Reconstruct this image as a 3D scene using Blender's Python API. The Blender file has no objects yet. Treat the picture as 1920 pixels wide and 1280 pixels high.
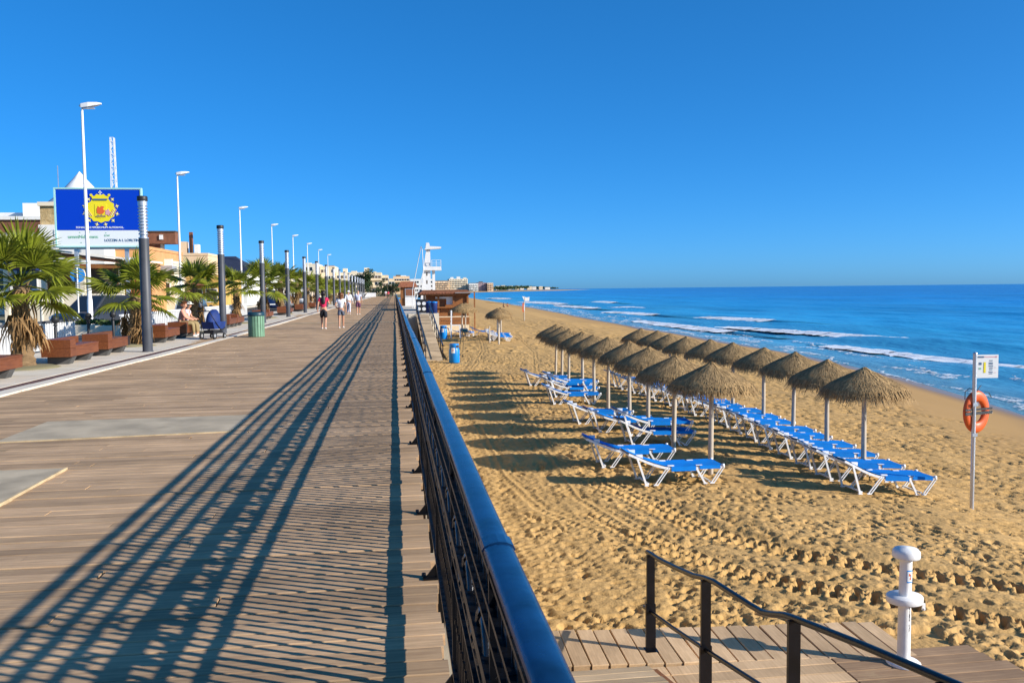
import bpy, math, random
import numpy as np
from mathutils import Vector, Matrix
random.seed(7); rng = np.random.default_rng(7)
S = bpy.context.scene
COL = S.collection
R = math.radians

# ------------------------------------------------------------------ camera
cam_d = bpy.data.cameras.new('camera'); cam = bpy.data.objects.new('camera', cam_d); COL.objects.link(cam)
cam_d.sensor_width = 36; cam_d.lens = 30.0; cam_d.clip_start = 0.05; cam_d.clip_end = 60000
fwd = Vector((-220, 95.5, -1600)).normalized()          # world +Y as the camera sees it
other = Vector((960, 108, -1600)).normalized()          # another point of the horizon
up = other.cross(fwd).normalized()
if up.y < 0: up = -up
rt = fwd.cross(up).normalized()
cam.matrix_world = Matrix.Translation((0, 0, 1.70)) @ Matrix((rt, fwd, up)).to_4x4()
S.camera = cam

# ------------------------------------------------------------------ sky and sun
SUN_TRAVEL = Vector((-2.08, 1.04, -1.0)).normalized()
EL = math.asin(-SUN_TRAVEL.z); AZ = math.atan2(-SUN_TRAVEL.x, -SUN_TRAVEL.y)
W = bpy.data.worlds.new('World'); S.world = W; W.use_nodes = True
wn = W.node_tree; wn.nodes.clear()
sky = wn.nodes.new('ShaderNodeTexSky'); sky.sky_type = 'NISHITA'; sky.sun_disc = False
sky.sun_elevation = EL; sky.sun_rotation = AZ; sky.altitude = 0; sky.air_density = 0.5; sky.dust_density = 0.75; sky.ozone_density = 8.0
hs = wn.nodes.new('ShaderNodeHueSaturation'); hs.inputs['Saturation'].default_value = 1.11; hs.inputs['Hue'].default_value = 0.5
bg = wn.nodes.new('ShaderNodeBackground'); bg.inputs[1].default_value = 0.095
wo = wn.nodes.new('ShaderNodeOutputWorld')
tint = wn.nodes.new('ShaderNodeMixRGB'); tint.blend_type = 'MULTIPLY'; tint.inputs[0].default_value = 1; tint.inputs[2].default_value = (1.24, 1.93, 2.34, 1)   # the photograph's polarised, strongly blue sky
gm = wn.nodes.new('ShaderNodeGamma'); gm.inputs[1].default_value = .72
wn.links.new(sky.outputs[0], gm.inputs[0]); wn.links.new(gm.outputs[0], tint.inputs[1]); wn.links.new(tint.outputs[0], hs.inputs['Color']); wn.links.new(hs.outputs[0], bg.inputs[0]); wn.links.new(bg.outputs[0], wo.inputs[0])
sd = bpy.data.lights.new('sun', 'SUN'); sd.energy = 5.0; sd.angle = R(0.55); sd.color = (1.0, 0.93, 0.83)
so = bpy.data.objects.new('sun', sd); COL.objects.link(so)
so.rotation_euler = (-SUN_TRAVEL).to_track_quat('Z', 'Y').to_euler()
so.location = (30, -20, 40)
S.view_settings.view_transform = 'Standard'; S.view_settings.look = 'None'; S.view_settings.gamma = 1
S.view_settings.use_curve_mapping = False; S.view_settings.exposure = 0.47
S.cycles.max_bounces = 6; S.cycles.diffuse_bounces = 3; S.cycles.glossy_bounces = 3; S.cycles.transmission_bounces = 4
S.cycles.transparent_max_bounces = 6; S.cycles.caustics_reflective = False; S.cycles.caustics_refractive = False
S.cycles.use_denoising = True

# ------------------------------------------------------------------ helpers
class MB:
    def __init__(s): s.v = []; s.f = []; s.m = []; s.sm = []
    def add(s, vs, fs, mi=0, smooth=False):
        o = len(s.v); s.v.extend([tuple(p) for p in vs])
        for f in fs: s.f.append([i + o for i in f]); s.m.append(mi); s.sm.append(smooth)
    def box(s, x0, x1, y0, y1, z0, z1, mi=0):
        s.add([(x0,y0,z0),(x1,y0,z0),(x1,y1,z0),(x0,y1,z0),(x0,y0,z1),(x1,y0,z1),(x1,y1,z1),(x0,y1,z1)],
              [(0,3,2,1),(4,5,6,7),(0,1,5,4),(1,2,6,5),(2,3,7,6),(3,0,4,7)], mi)
    def cbox(s, x0, x1, y0, y1, z0, z1, c=0.01, mi=0):
        """box with chamfered top edges"""
        s.add([(x0,y0,z0),(x1,y0,z0),(x1,y1,z0),(x0,y1,z0),(x0,y0,z1-c),(x1,y0,z1-c),(x1,y1,z1-c),(x0,y1,z1-c),
               (x0+c,y0+c,z1),(x1-c,y0+c,z1),(x1-c,y1-c,z1),(x0+c,y1-c,z1)],
              [(0,3,2,1),(8,9,10,11),(0,1,5,4),(1,2,6,5),(2,3,7,6),(3,0,4,7),(4,5,9,8),(5,6,10,9),(6,7,11,10),(7,4,8,11)], mi)
    def bar(s, p, q, w, h=None, mi=0, upv=(0,0,1)):
        h = w if h is None else h
        p = Vector(p); q = Vector(q); d = (q-p).normalized(); u = Vector(upv)
        if abs(d.dot(u)) > .98: u = Vector((0,1,0)) if abs(d.y) < .9 else Vector((1,0,0))
        a = d.cross(u).normalized()*w/2; b = a.cross(d).normalized()*h/2
        vs = [p-a-b,p+a-b,p+a+b,p-a+b,q-a-b,q+a-b,q+a+b,q-a+b]
        s.add(vs, [(0,1,2,3),(7,6,5,4),(0,4,5,1),(1,5,6,2),(2,6,7,3),(3,7,4,0)], mi)
    def tube(s, pts, r, n=8, mi=0, caps=True, smooth=True, sq=1.0):
        pts = [Vector(p) for p in pts]; k = len(pts)
        rs = r if isinstance(r, (list, tuple)) else [r]*k
        vs = []; prev = None
        for i, p in enumerate(pts):
            d = (pts[min(i+1,k-1)] - pts[max(i-1,0)]).normalized()
            if prev is None:
                a = d.cross(Vector((0,0,1)))
                if a.length < .05: a = d.cross(Vector((0,1,0)))
            else: a = prev - d*prev.dot(d)
            a.normalize(); prev = a; b = a.cross(d)
            for j in range(n):
                t = 2*math.pi*j/n
                vs.append(p + a*math.cos(t)*rs[i] + b*math.sin(t)*rs[i]*sq)
        fs = []
        for i in range(k-1):
            for j in range(n):
                fs.append((i*n+j, i*n+(j+1)%n, (i+1)*n+(j+1)%n, (i+1)*n+j))
        s.add(vs, fs, mi, smooth)
        if caps:
            s.add(vs[:n], [tuple(reversed(range(n)))], mi); s.add(vs[-n:], [tuple(range(n))], mi)
    def lathe(s, prof, n=20, mi=0, c=(0,0,0), smooth=True, sx=1, sy=1):
        vs = []
        for (r, z) in prof:
            for j in range(n):
                t = 2*math.pi*j/n
                vs.append((c[0]+r*math.cos(t)*sx, c[1]+r*math.sin(t)*sy, c[2]+z))
        fs = []
        for i in range(len(prof)-1):
            for j in range(n):
                fs.append((i*n+j, i*n+(j+1)%n, (i+1)*n+(j+1)%n, (i+1)*n+j))
        s.add(vs, fs, mi, smooth)
        if prof[0][0] > 1e-4: s.add(vs[:n], [tuple(reversed(range(n)))], mi)
        if prof[-1][0] > 1e-4: s.add(vs[-n:], [tuple(range(n))], mi)
    def prism(s, poly, a0, a1, axis='y', mi=0):
        """polygon extruded along an axis; poly in the other two coordinates"""
        def P(u, w, a): return {'y': (u, a, w), 'x': (a, u, w), 'z': (u, w, a)}[axis]
        n = len(poly)
        vs = [P(u, w, a0) for u, w in poly] + [P(u, w, a1) for u, w in poly]
        fs = [tuple(range(n)), tuple(reversed(range(n, 2*n)))] + [(i, i+n, (i+1)%n+n, (i+1)%n) for i in range(n)]
        s.add(vs, fs, mi)
    def mesh(s, name, mats, fixn=True):
        me = bpy.data.meshes.new(name)
        me.from_pydata(s.v, [], s.f)
        for m in (mats if isinstance(mats, (list, tuple)) else [mats]): me.materials.append(m)
        if len(me.polygons):
            me.polygons.foreach_set('material_index', s.m)
            me.polygons.foreach_set('use_smooth', s.sm)
        if fixn and len(s.f) < 60000:
            import bmesh
            bm = bmesh.new(); bm.from_mesh(me); bmesh.ops.remove_doubles(bm, verts=bm.verts, dist=1e-6) if False else None
            bmesh.ops.recalc_face_normals(bm, faces=bm.faces); bm.to_mesh(me); bm.free()
        me.update(); return me
    def build(s, name, mats, parent=None, loc=None, fixn=True, **tags):
        return obj(name, s.mesh(name, mats, fixn), parent, loc, **tags)

def obj(name, me, parent=None, loc=None, rz=0, **tags):
    o = bpy.data.objects.new(name, me); COL.objects.link(o)
    if parent is not None: o.parent = parent
    if loc is not None: o.location = loc
    if rz: o.rotation_euler.z = rz
    tag(o, **tags); return o
def tag(o, label=None, cat=None, group=None, kind=None):
    if label: o['label'] = label
    if cat: o['category'] = cat
    if group: o['group'] = group
    if kind: o['kind'] = kind
    return o
def thing(name, label, cat, loc=(0,0,0), rz=0, group=None):
    o = bpy.data.objects.new(name, None); COL.objects.link(o); o.empty_display_size = .2
    o.location = loc; o.rotation_euler.z = rz
    return tag(o, label, cat, group)
KIDS = {}
def kids(o): return [c for c in bpy.data.objects if c.parent == o]
def snapshot(root):
    """(object, [children snapshots]) so that copying does not search the whole file each time"""
    return (root, [snapshot(c) for c in kids(root)])
def copy_tree(snap, parent=None):
    o, ch = snap; c = o.copy(); COL.objects.link(c)
    if parent is not None: c.parent = parent
    for q in ch: copy_tree(q, c)
    return c
ORD = 'first second third fourth fifth sixth seventh eighth ninth tenth eleventh twelfth thirteenth fourteenth fifteenth sixteenth seventeenth eighteenth nineteenth twentieth'.split()

# ------------------------------------------------------------------ materials
def mat(name, col, rough=.7, var=.0, scale=6., bump=0., bscale=40., spec=.4, metal=0., isl=0., stretch=None, detail=4, coat=0., col2=None, orand=0., trans=0.):
    m = bpy.data.materials.new(name); m.use_nodes = True; nt = m.node_tree; N = nt.nodes; L = nt.links
    p = N['Principled BSDF']; p.inputs['Roughness'].default_value = rough; p.inputs['Metallic'].default_value = metal
    p.inputs['Specular IOR Level'].default_value = spec; p.inputs['Coat Weight'].default_value = coat
    c = (*col, 1); p.inputs['Base Color'].default_value = c
    tc = N.new('ShaderNodeTexCoord'); mp = N.new('ShaderNodeMapping'); L.new(tc.outputs['Object'], mp.inputs[0])
    if stretch: mp.inputs['Scale'].default_value = stretch
    last = None
    if var > 0 or col2:
        nz = N.new('ShaderNodeTexNoise'); nz.inputs['Scale'].default_value = scale; nz.inputs['Detail'].default_value = detail
        L.new(mp.outputs[0], nz.inputs['Vector'])
        cr = N.new('ShaderNodeValToRGB'); cr.color_ramp.elements[0].position = .32; cr.color_ramp.elements[1].position = .68
        a = col2 if col2 else tuple(x*(1-var) for x in col); b = col if col2 else tuple(min(1, x*(1+var)) for x in col)
        cr.color_ramp.elements[0].color = (*a, 1); cr.color_ramp.elements[1].color = (*b, 1)
        L.new(nz.outputs[0], cr.inputs[0]); last = cr.outputs[0]
    if isl > 0 or orand > 0:
        hv = N.new('ShaderNodeHueSaturation'); hv.inputs['Color'].default_value = c
        if last: L.new(last, hv.inputs['Color'])
        mr = N.new('ShaderNodeMapRange'); k = max(isl, orand); mr.inputs[3].default_value = 1-k; mr.inputs[4].default_value = 1+k
        if isl > 0:
            g = N.new('ShaderNodeNewGeometry'); src = g.outputs['Random Per Island']
            if orand > 0:
                oi = N.new('ShaderNodeObjectInfo'); ad = N.new('ShaderNodeMath'); ad.operation = 'ADD'
                L.new(src, ad.inputs[0]); L.new(oi.outputs['Random'], ad.inputs[1])
                fr = N.new('ShaderNodeMath'); fr.operation = 'FRACT'; L.new(ad.outputs[0], fr.inputs[0]); src = fr.outputs[0]
        else:
            oi = N.new('ShaderNodeObjectInfo'); src = oi.outputs['Random']
        L.new(src, mr.inputs[0]); L.new(mr.outputs[0], hv.inputs['Value']); last = hv.outputs[0]
    if last: L.new(last, p.inputs['Base Color'])
    if bump > 0:
        nb = N.new('ShaderNodeTexNoise'); nb.inputs['Scale'].default_value = bscale; nb.inputs['Detail'].default_value = 5
        L.new(mp.outputs[0], nb.inputs['Vector'])
        bp = N.new('ShaderNodeBump'); bp.inputs['Strength'].default_value = bump; bp.inputs['Distance'].default_value = .45/(bscale*(max(stretch) if stretch else 1))
        L.new(nb.outputs[0], bp.inputs['Height']); L.new(bp.outputs[0], p.inputs['Normal'])
    if trans > 0:
        tl = N.new('ShaderNodeBsdfTranslucent'); mx = N.new('ShaderNodeMixShader'); mx.inputs[0].default_value = trans
        tl.inputs[0].default_value = c
        if last: L.new(last, tl.inputs[0])
        L.new(p.outputs[0], mx.inputs[1]); L.new(tl.outputs[0], mx.inputs[2]); L.new(mx.outputs[0], N['Material Output'].inputs[0])
    return m

def board_mat(name, col, col2, stretch, isl=.21, worn=True):
    m = mat(name, col, .8, scale=5, col2=col2, stretch=stretch, isl=isl, orand=isl, bump=.5, bscale=14, spec=.2, detail=7)
    nt = m.node_tree; N = nt.nodes; L = nt.links; p = N['Principled BSDF']        # bleaching, spilt stains and blown sand spread over many boards
    g = N.new('ShaderNodeNewGeometry'); n1 = N.new('ShaderNodeTexNoise'); n1.inputs['Scale'].default_value = .9; n1.inputs['Detail'].default_value = 8; n1.inputs['Roughness'].default_value = .65
    L.new(g.outputs['Position'], n1.inputs[0]); mr = N.new('ShaderNodeMapRange'); mr.inputs[1].default_value = .3; mr.inputs[2].default_value = .7; mr.inputs[3].default_value = .74; mr.inputs[4].default_value = 1.22; L.new(n1.outputs[0], mr.inputs[0])
    hv = N.new('ShaderNodeHueSaturation'); src = p.inputs['Base Color'].links[0].from_socket; L.new(src, hv.inputs['Color']); L.new(mr.outputs[0], hv.inputs['Value'])
    n2 = N.new('ShaderNodeTexNoise'); n2.inputs['Scale'].default_value = 2.3; n2.inputs['Detail'].default_value = 9; n2.inputs['Roughness'].default_value = .7; L.new(g.outputs['Position'], n2.inputs[0])
    m2 = N.new('ShaderNodeMapRange'); m2.inputs[1].default_value = .60; m2.inputs[2].default_value = .72; m2.inputs[4].default_value = .5; L.new(n2.outputs[0], m2.inputs[0])
    mx = N.new('ShaderNodeMixRGB'); mx.inputs[2].default_value = (.50,.36,.19,1); L.new(m2.outputs[0], mx.inputs[0]); L.new(hv.outputs[0], mx.inputs[1]); L.new(mx.outputs[0], p.inputs['Base Color'])
    return m
M = {}
M['deck'] = board_mat('deck wood', (.52,.345,.195), (.34,.22,.125), (.45, 9, 9))
M['deck_y'] = board_mat('platform wood', (.62,.42,.235), (.50,.33,.18), (9, .5, 9))
M['wetwood'] = board_mat('wet wood', (.36,.23,.13), (.26,.16,.09), (.5, 9, 9))
M['ramp'] = board_mat('ramp wood', (.56,.41,.25), (.44,.32,.19), (.5, 9, 9))
M['under'] = mat('deck underside', (.05,.04,.03), .9)
M['concrete'] = mat('concrete', (.44,.355,.235), .85, var=.22, scale=2.2, detail=9, bump=.2, bscale=60)
M['pave'] = mat('pale paving', (.66,.58,.46), .85, var=.10, scale=1.3, bump=.2, bscale=50, detail=8)
M['kerb'] = mat('white kerb stone', (.68,.60,.48), .8, var=.10, scale=4, bump=.25, orand=.06)
M['edge_wood'] = mat('slab edge wood', (.50,.38,.22), .85, var=.2)
M['channel'] = mat('brown drain channel', (.13,.07,.06), .7, var=.2, scale=3)
M['asphalt'] = mat('asphalt', (.06,.058,.055), .9, var=.25, scale=2, bump=.4, bscale=80)
M['white'] = mat('white paint', (.76,.75,.72), .5, var=.04, scale=3)
M['plastic'] = mat('white plastic', (.80,.80,.79), .35, var=.05, scale=5, spec=.5)
M['chip'] = mat('chipped white enamel', (.80,.78,.74), .4, var=.06, scale=8, bump=.1)
M['sling'] = mat('blue sling cloth', (.002,.19,.64), .75, spec=.15, var=.12, scale=3, bump=.15, bscale=120, orand=.12)
M['iron'] = mat('black painted iron', (.005,.005,.006), .28, bump=.25, bscale=30, spec=.22)
M['castiron'] = mat('polished cast iron', (.012,.012,.013), .22, bump=.35, bscale=25, spec=.6)
M['handrail'] = mat('black gloss with sky tint', (.004,.030,.088), .26, var=.45, scale=9, bump=.06, bscale=30, spec=.4, coat=.12)  # black gloss paint, with the blue of reflected sky put into its base colour
M['blackrail'] = mat('black gloss rail', (.006,.006,.008), .3, var=.3, scale=8, spec=.28, bump=.08)
M['column'] = mat('charcoal column', (.060,.062,.070), .5, var=.15, scale=2.5)
M['silver'] = mat('silver louvre', (.55,.56,.58), .35, metal=.6, var=.1, scale=4)
M['dark'] = mat('dark metal', (.02,.02,.022), .5)
M['lampwhite'] = mat('lamp white', (.82,.80,.76), .4)
M['benchwood'] = mat('varnished bench wood', (.20,.062,.019), .42, scale=4, col2=(.12,.034,.011), stretch=(6,.5,6), orand=.15, spec=.5, bump=.1)
M['benchleg'] = mat('bench leg', (.085,.083,.080), .7, var=.15)
M['frond'] = mat('palm frond green', (.20,.225,.018), .45, var=.35, scale=3, isl=.35, orand=.30, trans=.35)
M['dead'] = mat('dead palm frond', (.27,.155,.06), .85, var=.3, scale=4, isl=.35, orand=.2, trans=.15)
M['trunk'] = mat('palm trunk', (.20,.125,.06), .9, var=.4, scale=7, bump=.8, bscale=16, stretch=(1,1,2.2))
M['straw'] = mat('dry straw', (.37,.235,.10), .9, var=.22, scale=5, isl=.42, bump=.4, bscale=40)
M['straw_in'] = mat('straw underlayer', (.31,.19,.075), .95, var=.25, scale=14, bump=.8, bscale=50, stretch=(1,1,.3))
M['pole'] = mat('grey wood pole', (.50,.42,.32), .8, var=.18, scale=5, stretch=(6,6,.8), bump=.3)
M['orange'] = mat('orange lifebuoy', (.72,.115,.02), .45, var=.12, scale=5)
M['binblue'] = mat('blue bin plastic', (.0,.21,.62), .4, var=.1, scale=3)
M['bingreen'] = mat('green bin metal', (.16,.30,.19), .5, var=.12, scale=4)
M['binlid'] = mat('dark bin lid', (.015,.05,.07), .4)
M['navy'] = mat('navy cloth', (.008,.03,.15), .7, var=.2, scale=5)
M['cream'] = mat('cream render', (.74,.60,.40), .85, var=.06, scale=.8, bump=.1)
M['cream2'] = mat('pale cream render', (.78,.67,.49), .85, var=.05, scale=.8)
M['peach'] = mat('peach render', (.74,.53,.33), .85, var=.06, scale=.8)
M['wwall'] = mat('white render', (.80,.77,.70), .85, var=.05, scale=.9)
M['ywall'] = mat('yellow ochre wall', (.62,.38,.10), .85, var=.1, scale=1.5)
M['owall'] = mat('orange wall', (.60,.30,.12), .85, var=.1, scale=1.5)
M['stonewall'] = mat('rubble stone', (.58,.42,.21), .9, scale=5, col2=(.36,.24,.10), bump=.8, bscale=9)
M['pink'] = mat('mauve render', (.30,.22,.24), .85, var=.05)
M['glass'] = mat('dark glass', (.02,.025,.03), .12, spec=.7)
M['shade'] = mat('dark shutter', (.09,.065,.045), .6)
M['brownwood'] = mat('brown timber', (.26,.10,.028), .6, var=.3, scale=4, stretch=(.6,6,6), bump=.2)
M['tile'] = mat('terracotta tile', (.33,.12,.06), .8, var=.25, scale=6, bump=.4, bscale=14)
M['redbrown'] = mat('red brown cladding', (.21,.085,.045), .8, var=.2, scale=3)
M['navyroof'] = mat('dark slate roof', (.028,.032,.055), .6, var=.2, scale=2)
M['greyroof'] = mat('grey roof sheet', (.33,.33,.33), .6, var=.1)
M['tent'] = mat('white membrane', (.82,.80,.76), .7)
M['signblue'] = mat('sign blue', (.0,.045,.50), .35)
M['signwhite'] = mat('sign white', (.80,.82,.80), .45)
M['signteal'] = mat('sign frame', (.38,.66,.62), .45)
M['yellow'] = mat('print yellow', (.85,.70,.02), .5)
M['red'] = mat('print red', (.75,.13,.03), .5)
M['printgreen'] = mat('print green', (.25,.50,.33), .5)
M['printblue'] = mat('print dark blue', (.06,.12,.22), .5)
M['printpink'] = mat('print pink', (.70,.35,.38), .5)
M['discblue'] = mat('traffic sign blue', (.01,.25,.70), .4)
M['suv'] = mat('dark grey car paint', (.035,.038,.045), .25, coat=.5)
M['van'] = mat('dark blue car paint', (.008,.022,.08), .25, coat=.5)
M['silvercar'] = mat('silver car paint', (.42,.43,.44), .3, coat=.4, metal=.3)
M['tyre'] = mat('tyre rubber', (.02,.02,.02), .85)
M['hedge'] = mat('hedge leaves', (.06,.10,.02), .7, isl=.4, var=.2)
M['treeleaf'] = mat('dark tree leaves', (.030,.060,.016), .6, isl=.45, trans=.2)
M['bark'] = mat('bark', (.16,.12,.08), .9, var=.3)
M['skin'] = mat('skin', (.55,.28,.17), .55)
M['hair'] = mat('dark hair', (.018,.012,.010), .5, var=.4, scale=20)
M['hairbr'] = mat('brown hair', (.16,.055,.02), .55, var=.3, scale=20)
M['magenta'] = mat('magenta cotton', (.60,.015,.08), .8)
M['tshirt'] = mat('white cotton', (.78,.77,.78), .8)
M['bluegrey'] = mat('pale blue cotton', (.55,.56,.66), .8)
M['black'] = mat('black cotton', (.018,.019,.025), .8)
M['denim'] = mat('grey denim', (.10,.12,.16), .8)
M['plum'] = mat('plum cotton', (.14,.05,.10), .8)
M['salmon'] = mat('salmon cotton', (.72,.33,.22), .8)
M['lilac'] = mat('pale lilac cotton', (.68,.56,.62), .8)
M['khaki'] = mat('khaki cotton', (.30,.22,.10), .8)
M['straw_hat'] = mat('pale hat', (.74,.70,.60), .8)
# ================================================================== THE SETTING
# ---------------------------------------------------------------- shape of the coast
SH = np.array([(-40,16.5),(5,20.8),(18,23),(31,25.2),(44.6,28.6),(62,31),(89,32.1),(124,33),(238,38.6),(413,43),(700,52),(1000,63),(1350,78),
               (1550,105),(1650,160),(2070,310),(2420,470),(4300,1000),(4320,1040)], float)
def shore(y): return np.interp(y, SH[:,0], SH[:,1])
def zs(x, y):
    """smooth height of the beach"""
    x = np.asarray(x, float); y = np.asarray(y, float); s = shore(y)
    t = x - s
    far = np.interp(t, [-9.5,-5.5,-2.2,0,6,30], [-2.75,-3.05,-3.36,-3.6,-4.4,-5.5])
    near = np.interp(x, [-5,6,10,13], [-2.16,-2.16,-2.38,-2.6])
    k = np.clip((t+13)/4, 0, 1); k = k*k*(3-2*k)
    base = near*(1-k) + far*k
    base = np.where(t < -9.5, np.minimum(near, base), base)
    rise = np.clip((y-42)*.009, 0, .75)*np.clip((s-8-x)/10, 0, 1)
    return base + rise
def zsf(x, y): return float(zs(x, y))

# ---------------------------------------------------------------- beach sand: real relief of footprints and wheel tracks
def build_sand():
    ys = [5.5]
    while ys[-1] < 300: ys.append(ys[-1] + max(.022, .0029*ys[-1]))
    ys = np.array(ys)
    xs = [-.2]
    while xs[-1] < 48: xs.append(xs[-1] + (0.030 if xs[-1] < 9.5 else (.06 if xs[-1] < 20 else .25)))
    xs = np.array(xs)
    X, Y = np.meshgrid(xs, ys)
    H = np.zeros_like(X)
    # soft hummocks
    def vnoise(X, Y, s, seed):
        r = np.random.default_rng(seed); g = r.standard_normal((128, 128))
        u = (X/s) % 127; v = (Y/s) % 127
        i = u.astype(int); j = v.astype(int); fu = u-i; fv = v-j
        fu = fu*fu*(3-2*fu); fv = fv*fv*(3-2*fv)
        return (g[j,i]*(1-fu)+g[j,i+1]*fu)*(1-fv)+(g[j+1,i]*(1-fu)+g[j+1,i+1]*fu)*fv
    H += .006*vnoise(X, Y, .55, 1) + .004*vnoise(X+3, Y*1.2, .22, 2) + .016*vnoise(X, Y, 1.9, 3) + .004*vnoise(X, Y, .11, 9)
    def stamp(cx, cy, a, b, th, d, rim=.35):
        i0, i1 = np.searchsorted(xs, [cx-2.2*a, cx+2.2*a]); j0, j1 = np.searchsorted(ys, [cy-2.2*a, cy+2.2*a])
        if i1-i0 < 2 or j1-j0 < 2: return
        dx = X[j0:j1,i0:i1]-cx; dy = Y[j0:j1,i0:i1]-cy
        c, s = math.cos(th), math.sin(th)
        q = np.sqrt(((dx*c+dy*s)/a)**2 + ((-dx*s+dy*c)/b)**2)
        H[j0:j1,i0:i1] += -d*np.exp(-(q**5)) + d*rim*np.exp(-((q-1.3)/.3)**2)
    r = np.random.default_rng(5); pg = np.random.default_rng(77).random((40,60))
    n = 62000
    for k in range(n):
        y = 6 + 44*r.random()**1.6; x = .3 + (min(20.5, shore(y)-4.6)-.3)*r.random()
        if pg[int(x/1.1)%40,int(y/1.1)%60] < .33 and r.random() < .7: continue
        a = r.uniform(.032, .095)*(1 if y < 16 else 1.35); stamp(x, y, a, a*r.uniform(.36,.7), r.uniform(0, math.pi), r.uniform(.012,.042)*(.85 if r.random() < .7 else 1.5), r.uniform(.0,.16))
    for k in range(1500):
        y = 50 + 60*r.random(); x = .5 + (shore(y)-7)*r.random()
        stamp(x, y, r.uniform(.3,.6), r.uniform(.2,.35), r.uniform(0,3), .05)
    # wheel and crawler tracks: flattened ribbon, then tread marks across it
    def track(pts, w, gap, d, step, jit=.01, rails=(0,)):
        P = np.array(pts, float)
        L = np.concatenate([[0], np.cumsum(np.hypot(*np.diff(P, axis=0).T))])
        t = np.arange(0, L[-1], .10)
        cx = np.interp(t, L, P[:,0]); cy = np.interp(t, L, P[:,1])
        for off in rails:
            for i in range(len(t)-1):
                dx, dy = cx[i+1]-cx[i], cy[i+1]-cy[i]; l = math.hypot(dx, dy)+1e-9
                px, py = cx[i]-dy/l*off, cy[i]+dx/l*off
                i0, i1 = np.searchsorted(xs, [px-w, px+w]); j0, j1 = np.searchsorted(ys, [py-w, py+w])
                if i1-i0 < 2 or j1-j0 < 2: continue
                q = np.hypot(X[j0:j1,i0:i1]-px, Y[j0:j1,i0:i1]-py)/w
                k = np.exp(-(q*1.25)**4)*.75
                H[j0:j1,i0:i1] = H[j0:j1,i0:i1]*(1-k) - k*d*.25
            tt = np.arange(0, L[-1]-.1, step)
            for m in tt:
                px0 = np.interp(m, L, P[:,0]); py0 = np.interp(m, L, P[:,1]); px1 = np.interp(m+.1, L, P[:,0]); py1 = np.interp(m+.1, L, P[:,1])
                dx, dy = px1-px0, py1-py0; l = math.hypot(dx,dy)+1e-9; nx, ny = -dy/l, dx/l; th = math.atan2(ny, nx)
                for g in gap:
                    stamp(px0+nx*(off+g)+r.normal(0,jit), py0+ny*(off+g)+r.normal(0,jit), .085 if w < .4 else .105, .05 if w < .4 else .062, th+r.normal(0,.12)+(.5 if g > 0 else -.5), d*r.uniform(.75,1.2), .35)
    track([(3.9,16.82),(4.4,14.94),(4.8,12.76),(5.65,11.44),(6.8,10.67),(8.0,10.0),(11,8.78),(16,7.29)], .46, (-.17,.0,.17), 0.12, .23)
    track([(3.4,14.17),(3.9,12.08),(4.4,11.0),(5.1,10.25),(6.1,9.46),(7.1,8.71),(10,7.41),(15,5.81)], .46, (-.17,.0,.17), 0.12, .23)
    for x0, dd in ((1.8,.024),(2.75,.020)):
        track([(x0+.35,9.8),(x0+.15,12),(x0,15),(x0+.1,20),(x0+.25,28),(x0+.6,40)], .20, (-.08,.08), dd, .19, .035)
    track([(3.2,13.0),(2.5,14.6),(2.2,17.5),(2.4,24)], .22, (-.09,.09), .03, .15)
    track([(3.7,13.2),(3.3,15.4),(3.5,19),(4.0,26),(4.6,36)], .22, (-.09,.09), .028, .15)
    for x0 in (9.0, 10.6, 4.4, 5.8):
        track([(x0-2.4,40),(x0-.5,52),(x0+1,70),(x0+2,110)], .35, (-.1,.1), .05, .4)
    s = shore(Y); t = X - s
    fade = np.clip((-t-3.4)/2.6, 0, 1)*np.clip((-t-5+.8*vnoise(X,Y,1.5,8))/1.2, .10, 1)
    H *= fade
    H *= np.clip((300-Y)/150, 0, 1)
    Z = zs(X, Y) + H
    Z += .05*vnoise(X, Y, 6, 11)*np.clip((-t)/4,0,1)*np.clip(t+40,0,1)*np.clip((Y-12)/20,0,1)
    # sink the sand a little under the timber platform and ramps so it never pokes through
    plat = (X < 6.0) & (Y < 9.14-np.clip(X-1.6,0,9)*.09); Z[plat] = np.minimum(Z[plat], -2.235)
    rp = (X > 1.3) & (X < 2.8) & (Y > 46.9) & (Y < 66); Z[rp] = np.minimum(Z[rp], -2.2)
    ny, nx = X.shape
    me = bpy.data.meshes.new('beach_sand')
    co = np.stack([X, Y, Z], -1).reshape(-1, 3)
    idx = np.arange(ny*nx).reshape(ny, nx)
    q = np.stack([idx[:-1,:-1], idx[:-1,1:], idx[1:,1:], idx[1:,:-1]], -1).reshape(-1, 4)
    me.vertices.add(len(co)); me.vertices.foreach_set('co', co.ravel())
    me.loops.add(q.size); me.loops.foreach_set('vertex_index', q.ravel().astype(np.int32))
    me.polygons.add(len(q)); me.polygons.foreach_set('loop_start', np.arange(0, q.size, 4, dtype=np.int32))
    me.polygons.foreach_set('loop_total', np.full(len(q), 4, np.int32))
    me.polygons.foreach_set('use_smooth', np.ones(len(q), bool))
    wet = np.clip((t+2.8+.7*vnoise(X*.6,Y*.25,2.0,21))/1.6, 0, 1)
    damp = np.clip((t+8.5+.9*vnoise(X,Y,2.2,22))/4.5, 0, 1)
    a = me.attributes.new('wet', 'FLOAT', 'POINT'); a.data.foreach_set('value', wet.ravel().astype(np.float32))
    b = me.attributes.new('damp', 'FLOAT', 'POINT'); b.data.foreach_set('value', damp.ravel().astype(np.float32))
    me.update(); me.validate()
    m = bpy.data.materials.new('sand'); m.use_nodes = True; nt = m.node_tree; N = nt.nodes; L = nt.links; p = N['Principled BSDF']
    tc = N.new('ShaderNodeTexCoord')
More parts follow.
